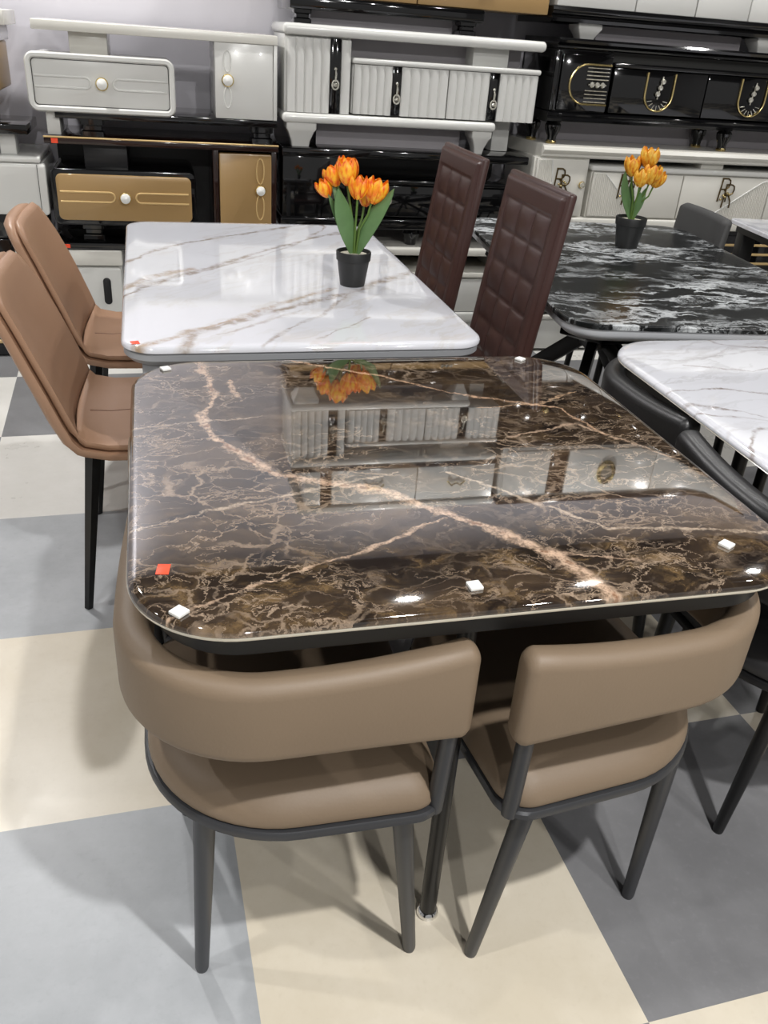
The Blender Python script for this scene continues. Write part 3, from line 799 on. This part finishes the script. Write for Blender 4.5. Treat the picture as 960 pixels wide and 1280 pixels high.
for zz in (.80, .655):
    MB().tube([(.405+.016*math.sin(a*PI/10), B0-.006, zz+.05*math.cos(a*PI/10)) for a in range(20)], .003, 6, closed=True).build('trim_line', M['tan_line'], d)
for x in (.222, .462):
    MB().box(x-.012, x+.012, B0-.002, B1-.03, .4972, .878, .003).build('side_panel', M['brown_dark'], t)
sticker(-.40, B0-.0135, .889, 'red price sticker on the gold-edged top of the dark brown stand')
sticker(-.395, B0-.0105, .483, 'red price sticker on the low base board of the dark brown stand', .022, .015)
# ---- column A, top: white stand
t = stand('tv_stand', 'white stand with a rounded-frame drawer at left, topmost in the left stack', -.44, .9065, GR)
for x in (-.255, .415):
    MB().slab(x-.045, x+.045, B0+.005, B0+.10, .008, [(0, .9065), (0, .925), (.010, .93), (.010, .945), (0, .95), (0, .972)]).build('foot', M['black'], t)
MB().box(-.39, .475, B0-.004, B1, .970, .998, .004).build('plinth', M['black'], t)
MB().box(-.425, -.375, B0+.02, B1-.02, .9065, 1.0, .003).build('side_leg', M['white'], t)
MB().box(-.44, .475, B0-.012, B1-.02, 1.270, 1.304, .004).build('top', M['white_warm'], t)
MB().box(-.315, -.175, B0+.05, B1-.05, 1.190, 1.270, .003).build('riser', M['white_warm'], t)
d = MB().plate(-.472, .066, .998, 1.192, .03, B1-.06, B0-.004, .004).build('drawer', M['white'], t)
MB().ringplate(-.478, .072, .992, 1.198, .036, .022, B0, B0-.018).build('drawer_frame', M['white'], d)
MB().ringplate(-.457, .051, 1.013, 1.177, .018, .004, B0, B0-.006).build('frame_groove', M['groove'], d)
racetrack(d, -.448, .042, -.203, 1.098, M['white'], B0-.006)
knob(d, -.203, B0-.004, 1.098)
d = MB().box(.228, .458, B0-.004, B1-.05, .998, 1.270, .003).build('door', M['white'], t)
MB().box(.459, .474, B0-.006, B1-.05, .998, 1.270, .002).build('side_panel', M['white'], t)
knob(d, .277, B0-.004, 1.137)
for zz in (1.205, 1.075):
    MB().tube([(.277+.014*math.sin(a*PI/10), B0-.005, zz+.038*math.cos(a*PI/10)) for a in range(20)], .003, 6, closed=True).build('trim_line', M['white'], d)

# ---- column B, lowest: white low stand with drawers
t = stand('tv_stand', 'low white stand with open shelf and crystal-knob drawers on the floor behind the maroon chairs', .80, 0, GR)
MB().box(.72, 1.56, B0-.012, B1, .462, .500, .014, seg=4).build('top', M['white_warm'], t)
MB().box(.74, 1.54, B1-.04, B1-.02, .36, .462, 0).build('back_or_added_panel', M['groove'], t)
for x in (.75, 1.285, 1.53):
    MB().box(x-.012, x+.012, B0+.01, B1-.02, .385, .462, .003).build('divider', M['white_warm'], t)
MB().box(.73, 1.55, B0-.004, B1-.01, .362, .386, .006).build('shelf', M['white_warm'], t)
for a, b_ in ((.74, 1.14), (1.145, 1.54)):
    d = MB().box(a, b_, B0, B1-.03, .20, .356, .005).build('drawer', M['white'], t)
    m = MB(); m.lathe((a+(b_-a)*.80, B0, .285), [(0, 0), (.008, .004), (.006, .012), (.014, .02), (.012, .028), (0, .032)], 10, '-Y'); m.lathe((a+(b_-a)*.80+.025, B0, .285), [(0, 0), (.006, .006), (.008, .014), (0, .02)], 8, '-Y'); m.build('knob', M['crystal'], d)
MB().box(.73, 1.55, B0-.01, B1, .150, .198, .012, seg=3).build('base', M['white'], t)
for x in (.80, 1.43):
    MB().lathe((x, B0+.06, 0), [(0, 0), (.035, 0), (.045, .05), (.05, .09), (.035, .15), (0, .15)], 18).build('foot', M['white'], t)
# ---- column B, second: black stand
t = stand('tv_stand', 'glossy black stand with a crystal knob directly behind the orange tulips', .50, .5005, GR)
MB().box(.495, 1.60, B0-.012, B1, .868, .902, .006).build('top', M['black'], t)
MB().box(.50, .80, B0, B1-.01, .585, .868, .004).build('door', M['black'], t)
MB().box(.80, 1.56, B1-.04, B1-.02, .585, .868, 0).build('back_or_added_panel', M['black_dull'], t)
MB().box(.80, 1.56, B0-.008, B1-.04, .765, .785, .004).build('shelf', M['black'], t)
d = MB().box(.805, 1.20, B0-.002, B1-.05, .63, .762, .004).build('drawer', M['black'], t)
MB().tube([(.96+.017*math.cos(a*PI/8), B0-.012, .70+.017*math.sin(a*PI/8)) for a in range(16)], .005, 8, closed=True).build('knob_ring', M['crystal'], d)
MB().lathe((.96, B0-.002, .70), [(0, 0), (.008, .002), (.008, .012), (.012, .016), (0, .02)], 14, '-Y').build('knob', M['black'], d)
MB().box(1.205, 1.56, B0-.002, B1-.05, .63, .762, .004).build('drawer', M['black'], t)
MB().box(.49, 1.58, B0-.012, B1, .575, .622, .008).build('base', M['black'], t)
for x in (.58, 1.10, 1.50):
    MB().lathe((x, B0+.06, .5005), [(0, 0), (.025, 0), (.028, .02), (.04, .05), (.03, .075), (0, .076)], 16).build('foot', M['black'], t)
# ---- column B, third: white fluted stand (and its twin higher up)
def fluted(zb, label):
    t = stand('tv_stand', label, .50, zb, GR)
    Z = lambda z: z-.9025+zb
    for a, b_ in ((.515, .640), (1.325, 1.415)):
        m = MB(); ins = .022
        m.rings([[Vector((u, v, Z(z))) for u, v in rr(a+i, b_-i, B0+.0+i, B0+.11-i, .006, 4)] for i, z in ((.026, .9025), (.022, .925), (.008, .96), (0, .972), (0, .998))])
        m.build('foot', M['white'], t)
    MB().box(.495, 1.425, B0-.016, B1, Z(.996), Z(1.034), .016, seg=4).build('base', M['white'], t)
    MB().box(.505, .775, B0+.022, B1-.01, Z(1.034), Z(1.316), .003).build('cabinet_body', M['white'], t)
    d = MB().flutes(.515, .688, Z(1.036), Z(1.306), B0+.025, B0-.006, 5).build('door', M['white'], t)
    s_ = MB().box(.690, .733, B0+.002, B0+.024, Z(1.034), Z(1.310), .002).build('black_strip', M['black'], t)
    drop_handle(s_, .711, B0, Z(1.165))
    MB().flutes(.736, .774, Z(1.036), Z(1.306), B0+.025, B0-.004, 1).build('side_trim', M['white'], t)
    MB().box(.495, 1.610, B0-.020, B1, Z(1.314), Z(1.355), .018, seg=5).build('top', M['white'], t)
    MB().box(.78, 1.57, B0+.175, B0+.19, Z(1.246), Z(1.314), 0).build('back_or_added_panel', M['board'], t)  # added at mid-depth, its grey stands for the lit wall behind
    MB().box(.66, 1.31, B0+.13, B0+.145, Z(.9025), Z(.998), 0).build('added_recess_panel', M['board'], t)  # added grey panel that lightens the gap between the feet
    MB().box(1.315, 1.475, B0+.07, B1-.04, Z(1.246), Z(1.314), .003).build('riser', M['white'], t)
    MB().box(1.475, 1.555, B0+.16, B1-.04, Z(.9025), Z(1.04), .003).build('side_leg', M['white'], t)
    d = MB().box(.785, 1.598, B0+.022, B1-.06, Z(1.040), Z(1.226), .003).build('drawer', M['white'], t)
    MB().box(.780, 1.603, B0-.010, B1-.06, Z(1.226), Z(1.247), .008, seg=3).build('drawer_top', M['white'], d)
    MB().flutes(.79, .952, Z(1.040), Z(1.224), B0+.024, B0-.006, 5).build('fluted_panel', M['white'], d)
    MB().flutes(.992, 1.193, Z(1.040), Z(1.224), B0+.024, B0-.006, 5).build('fluted_panel', M['white'], d)
    MB().flutes(1.198, 1.377, Z(1.040), Z(1.224), B0+.024, B0-.006, 5).build('fluted_panel', M['white'], d)
    MB().flutes(1.424, 1.596, Z(1.040), Z(1.224), B0+.024, B0-.006, 5).build('fluted_panel', M['white'], d)
    for a, b_ in ((.954, .990), (1.380, 1.421)):
        MB().box(a, b_, B0+.002, B0+.024, Z(1.040), Z(1.226), .002).build('black_strip', M['black'], d)
        drop_handle(d, (a+b_)/2, B0, Z(1.125))
    return t
fluted(.9025, 'white stand with fluted doors and black strips in the middle of the back wall')
# ---- column B, fourth: black and gold stand at the top of the frame
t = stand('tv_stand', 'black stand with gold-brown drawers at the top edge, above the fluted white stand', .53, 1.3555, GR)
for x in (.575, 1.26):
    MB().slab(x-.035, x+.035, B0+.005, B0+.09, .008, [(0, 1.3555), (0, 1.37), (.010, 1.375), (.010, 1.385), (0, 1.39), (0, 1.405)]).build('foot', M['black'], t)
MB().box(.52, 1.32, B0-.014, B1, 1.402, 1.450, .008).build('base', M['black'], t)
MB().box(.62, 1.22, B0+.10, B0+.115, 1.3555, 1.404, 0).build('back_or_added_panel', M['board'], t)  # added near the front so the gap under the base reads as lit
for a, b_ in ((.54, 1.03), (1.034, 1.595)):
    d = MB().box(a, b_, B0-.006, B1-.05, 1.451, 1.56, .004).build('drawer', M['tan'], t)
    crystal_handle(d, (a+b_)/2, B0-.006, 1.535, True, .06)
MB().box(.53, 1.60, B0-.010, B1-.03, 1.561, 1.58, .003).build('shelf', M['black'], t)
MB().box(.55, 1.55, B1-.06, B1-.04, 1.58, 1.612, 0).build('upper_back_panel', M['black_dull'], t)
for x in (.57, 1.05, 1.54): MB().box(x-.02, x+.02, B0+.02, B1-.06, 1.58, 1.612, .003).build('divider', M['brown_dark'], t)
MB().box(.52, 1.598, B0-.012, B1, 1.612, 1.645, .006).build('top', M['black'], t)
# ---- the stands above the frame, mirrored in the marble tabletop
up_ = fluted(1.6455, 'white fluted stand above the frame, seen mirrored in the brown marble tabletop')
up_.location.x += .045
t = stand('tv_stand', 'white stand with bow handle above the frame, mirrored in the brown marble tabletop', .60, 2.099, GR)
MB().box(.55, 1.665, B0-.01, B1, 2.099, 2.130, .004).build('base', M['brown_dark'], t)
for a, b_ in ((.62, .70), (.76, 1.22), (1.225, 1.66)):
    d = MB().box(a, b_, B0, B1-.04, 2.133, 2.345, .004).build('drawer', M['white'], t)
    if b_-a > .2: MB().tube([((a+b_)/2+dx, B0-.012, 2.235+dz) for dx, dz in ((-.05, -.012), (-.025, .015), (0, 0), (.025, .015), (.05, -.012))], .005, 8).build('handle', M['gold'], d)
MB().box(.70, .757, B0+.01, B1-.04, 2.133, 2.345, .002).build('black_strip', M['brown_dark'], t)
MB().box(.58, 1.675, B0-.012, B1, 2.349, 2.385, .008).build('top', M['white'], t)

# ---- column C (right), floor: low white base with a black and gold unit on it
t = stand('storage_plinth', 'low white plinth on the floor under the black and gold stand at right', 1.62, 0)
t['category'] = 'plinth'
MB().box(1.62, 3.4, B0-.01, B1, .012, .165, .008).build('body', M['white'], t)
MB().box(1.61, 3.42, B0-.02, B1, .165, .185, .006).build('top', M['white_warm'], t)
MB().box(1.66, 3.36, B0+.02, B1-.02, 0, .014, 0).build('toe_kick', M['black_dull'], t)
t = stand('tv_stand', 'black stand with gold stripes behind the black marble table', 1.62, .1855, GR)
MB().box(1.62, 3.4, B0+.01, B1, .1855, .60, .004).build('body', M['black'], t)
for a, b_ in ((1.64, 2.2), (2.21, 2.80), (2.81, 3.38)):
    d = MB().box(a, b_, B0-.006, B0+.012, .205, .58, .004).build('drawer', M['black'], t)
    for k in range(4): MB().box(a+.01, b_-.01, B0-.011, B0-.005, .395+k*.045, .407+k*.045, .002).build('gold_stripe', M['tan_line'], d)
    MB().box(a+.01, b_-.01, B0-.010, B0-.005, .27, .33, .002).build('gold_panel', M['tan'], d)
# ---- column C, second: white stand with the double R emblem
def letters(parent, x, y, z, s):
    """two interlocked slanted letters R"""
    def R_(ox, oz):
        m = MB(); P = lambda u, v: (x+ox+(u+.12*v)*s*.62, y, z+oz+v*s)
        m.tube([P(0, 0), P(0, 1)], .0036, 6)
        m.tube([P(-.06, 1), P(.42, 1), P(.62, .93), P(.68, .78), P(.62, .62), P(.42, .54), P(.02, .54)], .0036, 6)
        m.tube([P(.34, .54), P(.60, .3), P(.66, 0)], .0036, 6)
        return m
    R_(-.036, -.035).build('emblem_letter', M['bronze'], parent)
    R_(-.008, -.062).build('emblem_letter', M['bronze'], parent)
    m = MB()
    for k in range(5): m.lathe((x-.008+.010*(k-2), y-.006, z-.005+.012*((k % 2)*2-1)*.5+.006*(k-2)), [(0, 0), (.005, .003), (.005, .009), (0, .012)], 8, '-Y')
    m.build('handle', M['gold'], parent)
def tri_ribs(parent, pts, y, step=.0095):
    """upright ribs filling a triangle/polygon in (x, z)"""
    xs = [p[0] for p in pts]; m = MB(); x = min(xs)+.004
    while x < max(xs)-.002:
        zs = []
        for (xa, za), (xb, zb) in zip(pts, pts[1:]+pts[:1]):
            if (xa-x)*(xb-x) < 0: zs.append(za+(zb-za)*(x-xa)/(xb-xa))
        if len(zs) >= 2 and max(zs)-min(zs) > .006: m.tube([(x, y, min(zs)), (x, y, max(zs))], .0032, 6)
        x += step
    m.build('ribbed_panel', M['white_warm'], parent)
    for (xa, za), (xb, zb) in zip(pts, pts[1:]+pts[:1]):
        if abs(xa-xb) > .01 and abs(za-zb) > .01: MB().tube([(xa, y-.001, za), (xb, y-.001, zb)], .0035, 6).build('trim_line', M['white'], parent)
t = stand('tv_stand', 'white stand with interlocked R emblems and ribbed panels behind the yellow tulips', 1.62, .6005, GR)
MB().box(1.61, 3.4, B0-.01, B1, .6005, .648, .010, seg=3).build('base', M['white_warm'], t)
MB().box(1.635, 1.905, B0+.012, B1-.01, .648, .905, .003).build('cabinet_body', M['white_warm'], t)
d = MB().box(1.645, 1.888, B0-.004, B0+.013, .655, .900, .004).build('door', M['white_warm'], t)
tri_ribs(d, [(1.65, .895), (1.715, .895), (1.73, .80), (1.65, .72)], B0-.005)
letters(d, 1.775, B0-.010, .800, .095)
knob(d, 1.872, B0-.004, .795, .013, True, M['crystal'])
MB().box(1.92, 3.38, B1-.04, B1-.02, .65, .93, 0).build('back_or_added_panel', M['groove'], t)
d = MB().box(1.925, 3.38, B0+.012, B1-.05, .648, .855, .003).build('drawer', M['white_warm'], t)
MB().box(1.915, 3.39, B0-.008, B1-.05, .855, .878, .008, seg=3).build('drawer_top', M['white'], d)
for a, b_ in ((1.930, 2.392), (2.397, 2.87), (2.875, 3.375)):
    f = MB().box(a, b_, B0-.004, B0+.013, .655, .850, .004).build('drawer_front', M['white_warm'], t)
tri_ribs(d, [(1.935, .845), (1.99, .845), (2.19, .66), (1.935, .66)], B0-.005)
tri_ribs(d, [(2.865, .845), (2.82, .83), (2.56, .66), (2.865, .66)], B0-.005)
letters(d, 2.10, B0-.010, .775, .105); letters(d, 2.632, B0-.010, .775, .105)
MB().box(2.50, 2.62, B0+.04, B1-.06, .878, .905, .003).build('riser', M['white_warm'], t)
m = MB()
prof = [(B1, .905), (B0+.004, .905), (B0-.004, .912), (B0-.004, .920), (B0-.016, .926), (B0-.024, .938), (B0-.018, .950), (B0-.008, .954), (B0-.008, .960), (B1, .960)]
# moulded top with a mitred left end
def xat(y, z): return 1.60+max(0, (B0+.07-y))*.55*0+ (0.055 if y < B0+.02 else 0)
m.rings([[Vector((1.60+(.06 if y < B0+.1 else 0)+(.0 if y > B0 else (y-B0)*-1*0), y, z)) for y, z in prof], [Vector((3.42, y, z)) for y, z in prof]])
m.build('top', M['white_warm'], t)
# ---- column C, third: black stand with gold arcs
t = stand('tv_stand', 'glossy black stand with gold arc trims and crystal handles, right, above the emblem stand', 1.64, .9605, GR)
for x, y in ((1.665, B0+.16), (1.715, B0+.045), (2.52, B0+.16), (2.585, B0+.045)):
    f = MB().lathe((x, y, .9605), [(0, .012), (.020, .012), (.022, .03), (.034, .055), (.036, .075), (.028, .086), (.034, .094), (0, .094)], 18).build('foot', M['black'], t)
    MB().lathe((x, y, .9605), [(0, 0), (.022, 0), (.024, .005), (.021, .012), (0, .0125)], 18).build('foot_ring', M['gold'], f)
MB().box(1.68, 3.38, B0+.21, B0+.225, .9605, 1.052, 0).build('added_recess_panel', M['board'], t)  # added behind the feet, grey in place of lit wall
MB().xprism([(B1, 1.05), (B0, 1.05), (B0-.014, 1.055), (B0-.018, 1.066), (B0-.010, 1.076), (B0-.014, 1.084), (B0-.002, 1.092), (B1, 1.092)], 1.655, 3.40).build('base', M['black'], t)
MB().box(1.665, 1.935, B0+.012, B1-.01, 1.092, 1.335, .003).build('cabinet_body', M['black'], t)
MB().box(1.662, 1.69, B0-.006, B0+.02, 1.092, 1.33, .008).build('pilaster', M['black'], t)
d = MB().box(1.695, 1.930, B0-.004, B0+.013, 1.098, 1.318, .005).build('door', M['black'], t)
ar = [(1.925, B0-.008, 1.283)]+[(1.815+.078*math.cos(a)*.98, B0-.008, 1.205+.078*math.sin(a)) for a in [PI/2+PI*k/14 for k in range(15)]]+[(1.925, B0-.008, 1.127)]
MB().tube(ar, .0045, 8).build('gold_arc', M['gold'], d)
m = MB()
for k in range(10):
    if 4 <= k <= 5: continue
    z = 1.137+k*.0148; m.tube([(1.815, B0-.007, z), (1.92, B0-.007, z)], .0022, 5)
m.build('rhinestone_stripes', M['crystal'], d)
crystal_handle(d, 1.868, B0-.004, 1.205, True, .07)
MB().box(1.94, 3.38, B0+.06, B0+.075, 1.296, 1.335, 0).build('back_or_added_panel', M['groove'], t)  # lighter than the black body, paints some light into this recess
MB().box(1.94, 3.38, B0-.008, B1-.05, 1.278, 1.296, .005).build('drawer_top', M['black'], t)
for a, b_, xc in ((1.945, 2.405, 2.175), (2.41, 2.88, 2.65), (2.885, 3.37, 3.12)):
    d = MB().box(a, b_, B0-.002, B1-.05, 1.098, 1.276, .004).build('drawer', M['black'], t)
    ar = [(xc-.068, B0-.006, 1.268), (xc-.068, B0-.006, 1.18)]+[(xc+.068*math.cos(a_), B0-.006, 1.18+.068*math.sin(a_)*.95) for a_ in [PI+PI*k/14 for k in range(1, 14)]]+[(xc+.068, B0-.006, 1.18), (xc+.068, B0-.006, 1.268)]
    MB().tube(ar, .0045, 8).build('gold_arc', M['gold'], d)
    crystal_handle(d, xc, B0-.002, 1.21, False, .07)
    m = MB()
    for k in range(7):
        a_ = PI+PI*(k+1)/8; m.tube([(xc+.030*math.cos(a_), B0-.004, 1.168+.030*math.sin(a_)), (xc+.055*math.cos(a_), B0-.004, 1.172+.052*math.sin(a_))], .0018, 5)
    m.build('rhinestone_fan', M['crystal'], d)
MB().xprism([(B1, 1.335), (B0, 1.335), (B0-.008, 1.34), (B0-.012, 1.347), (B0-.004, 1.352), (B0-.018, 1.358), (B0-.022, 1.368), (B0-.016, 1.376), (B1, 1.376)], 1.66, 3.42).build('top', M['black'], t)
# ---- column C, fourth: black and white stand at the top right
t = stand('tv_stand', 'black stand with white drawers cut off by the top right edge of the photo', 1.62, 1.3765, GR)
m = MB(); m.rings([[Vector((u, v, z)) for u, v in rr(1.75+i, 1.86-i, B0+.01+i, B0+.12-i, .006, 4)] for i, z in ((.022, 1.3765), (.016, 1.39), (0, 1.415), (0, 1.428))]); m.build('foot', M['white'], t)
m = MB(); m.rings([[Vector((u, v, z)) for u, v in rr(2.62+i, 2.73-i, B0+.01+i, B0+.12-i, .006, 4)] for i, z in ((.022, 1.3765), (.016, 1.39), (0, 1.415), (0, 1.428))]); m.build('foot', M['white'], t)
MB().xprism([(B1, 1.428), (B0, 1.428), (B0-.014, 1.434), (B0-.018, 1.446), (B0-.006, 1.456), (B0-.018, 1.464), (B0-.022, 1.476), (B0-.012, 1.488), (B1, 1.488)], 1.612, 3.4).build('base', M['black'], t)
MB().box(1.88, 2.60, B0+.11, B0+.125, 1.3765, 1.43, 0).build('back_or_added_panel', M['board'], t)  # added grey panel set forward to lighten the gap below the base
for a, b_ in ((1.63, 1.985), (1.99, 2.27), (2.275, 2.53), (2.535, 2.9), (2.905, 3.35)):
    MB().box(a, b_, B0-.008, B1-.05, 1.489, 1.64, .005).build('drawer', M['white'], t)
MB().box(1.62, 3.4, B0-.014, B1-.02, 1.641, 1.68, .006).build('top', M['black'], t)
t = stand('tv_stand', 'glossy black stand with gold knobs above the frame at right, mirrored in brown marble', 1.66, 1.6805, GR)
MB().box(1.66, 3.38, B0+.01, B1-.02, 1.6805, 2.0, .004).build('body', M['black'], t)
for a, b_ in ((1.68, 2.1), (2.11, 2.6), (2.61, 3.1)):
    d = MB().box(a, b_, B0-.004, B0+.012, 1.71, 1.97, .005).build('door', M['black'], t)
    knob(d, (a+b_)/2, B0-.004, 1.80, .016, True, M['gold'])
MB().box(1.64, 3.4, B0-.014, B1, 2.0, 2.03, .005).build('top', M['black'], t)
t = stand('tv_stand', 'white stand with a gold oval knob above the frame, mirrored at right in brown marble', 1.70, 2.0305, GR)
MB().box(1.70, 3.4, B0+.01, B1, 2.0305, 2.36, .004).build('body', M['white'], t)
for a, b_ in ((1.72, 1.98), (2.09, 2.63), (2.635, 3.1)):
    d = MB().box(a, b_, B0-.004, B0+.012, 2.06, 2.34, .005).build('door', M['white'], t)
MB().box(1.985, 2.085, B0, B0+.012, 2.06, 2.34, .003).build('black_strip', M['brown_dark'], t)
MB().tube([(2.33+.045*math.cos(a*PI/12), B0-.012, 2.21+.065*math.sin(a*PI/12)) for a in range(24)], .012, 8, closed=True).build('gold_oval', M['gold'], d)
MB().lathe((2.33, B0-.004, 2.21), [(0, 0), (.038, .002), (.036, .012), (0, .016)], 18, '-Y').build('knob', M['crystal'], d)
MB().box(1.69, 3.42, B0-.014, B1, 2.36, 2.395, .008).build('top', M['brown_dark'], t)

# ---- far left column
t = stand('storage_cabinet', 'white drawer cabinet cut off by the left edge, beside the brown and gold stand', -1.30, .50)
t['category'] = 'cabinet'
MB().box(-1.30, -.455, B0+.02, B1, .605, .80, .01).build('body', M['white'], t)
d = MB().plate(-1.29, -.447, .603, .800, .016, B0+.021, B0-.012, .008).build('drawer', M['white'], t)
MB().box(-.4785, -.4765, B0-.0135, B0-.010, .606, .797, 0).build('panel_gap', M['groove'], d)
MB().box(-1.31, -.462, B0-.012, B1, .802, .826, .008, seg=3).build('lid', M['white'], t)
MB().box(-1.28, -.475, B0+.03, B1, .50, .603, .004).build('base', M['black'], t)
t = stand('tv_stand', 'black stand with gold trims low at the left edge behind the caramel chairs', -1.30, 0, GR)
MB().box(-1.30, -.62, B0+.02, B1, .0, .4995, .004).build('body', M['black'], t)
for zz in (.20, .235, .27, .06):
    MB().box(-1.29, -.625, B0+.008, B0+.021, zz, zz+.014, .003).build('gold_trim', M['tan_line'], t)
t = stand('tv_stand', 'black stand with glossy shelf and gold-brown drawer in the top left corner', -1.30, .8265, GR)
MB().box(-1.30, -.495, B0-.02, B1-.08, .905, .942, .004).build('shelf', M['black'], t)
for x in (-.58, -.75): MB().box(x-.03, x+.03, B0+.03, B0+.12, .8265, .905, .003).build('foot', M['white'], t)
MB().box(-.70, -.60, B0-.01, B0+.08, .942, 1.05, .004).build('post', M['black'], t)
MB().plate(-1.28, -.575, 1.052, 1.22, .012, B1-.08, B0-.012, .005).build('drawer', M['tan'], t)
MB().box(-.72, -.56, B0+.02, B1-.1, 1.222, 1.275, .003).build('riser', M['wall'], t)
MB().box(-1.30, -.53, B0-.008, B1-.06, 1.275, 1.325, .004).build('top', M['white_warm'], t)

# ------------------------------------------------------------------ lights: spots of the shop ceiling, with two added fills
def lamp(x, y, e, size=.10, col=(1, .985, .965), tgt=None):
    l = bpy.data.lights.new('ceiling_spot_or_fill', 'AREA'); l.shape = 'DISK'; l.size = size; l.energy = e; l.color = col
    o = bpy.data.objects.new('ceiling_spot_or_fill', l); COL.objects.link(o); o.location = (x, y, CZ-.03)
    if tgt: o.rotation_euler = (Vector(tgt)-o.location).to_track_quat('-Z', 'Y').to_euler()
    return o
lamp(.85, -.25, 60)
lamp(1.6, -.7, 14)
lamp(-.9, .5, 16)
lamp(2.5, 1.4, 11)
lamp(-.9, 3.72, 46)
lamp(1.15, 3.45, 18)
lamp(2.2, 3.45, 16)
lamp(3.3, 3.4, 12)
lamp(-2.4, 1.6, 28)
lamp(4.2, 2.2, 12)
lamp(.2, -2.7, 46, tgt=(.3, 4, .9))  # fill added behind the camera to lift the stands and their recesses
lamp(2.6, -2.5, 26, tgt=(2.2, 4, .9))  # second added fill, aimed at the right-hand stands

w = bpy.data.worlds.new('world'); S.world = w; w.use_nodes = True
w.node_tree.nodes['Background'].inputs[0].default_value = (1, .985, .97, 1)
w.node_tree.nodes['Background'].inputs[1].default_value = .3

# ------------------------------------------------------------------ camera
cam = bpy.data.cameras.new('camera'); co = bpy.data.objects.new('camera', cam); COL.objects.link(co)
pit, roll, wy, fpx = .5114, .0764, .268, 1069.8
cw, sw = math.cos(wy), math.sin(wy)
fw = Vector((sw*math.cos(pit), cw*math.cos(pit), -math.sin(pit)))
up = Vector((sw*math.sin(pit), cw*math.sin(pit), math.cos(pit)))
rt = Vector((cw, -sw, 0))
r_ = rt*math.cos(roll)+up*math.sin(roll); u_ = -rt*math.sin(roll)+up*math.cos(roll)
mw = Matrix.Identity(4)
for i in range(3): mw[i][0], mw[i][1], mw[i][2] = r_[i], u_[i], -fw[i]
mw[2][3] = CAMH
co.matrix_world = mw
cam.sensor_fit = 'VERTICAL'; cam.sensor_height = 36; cam.lens = fpx*36/1280
cam.clip_start = .02
S.camera = co
vs = S.view_settings
vs.view_transform = 'Standard'; vs.look = 'None'; vs.gamma = 1; vs.use_curve_mapping = False
vs.exposure = 0.12
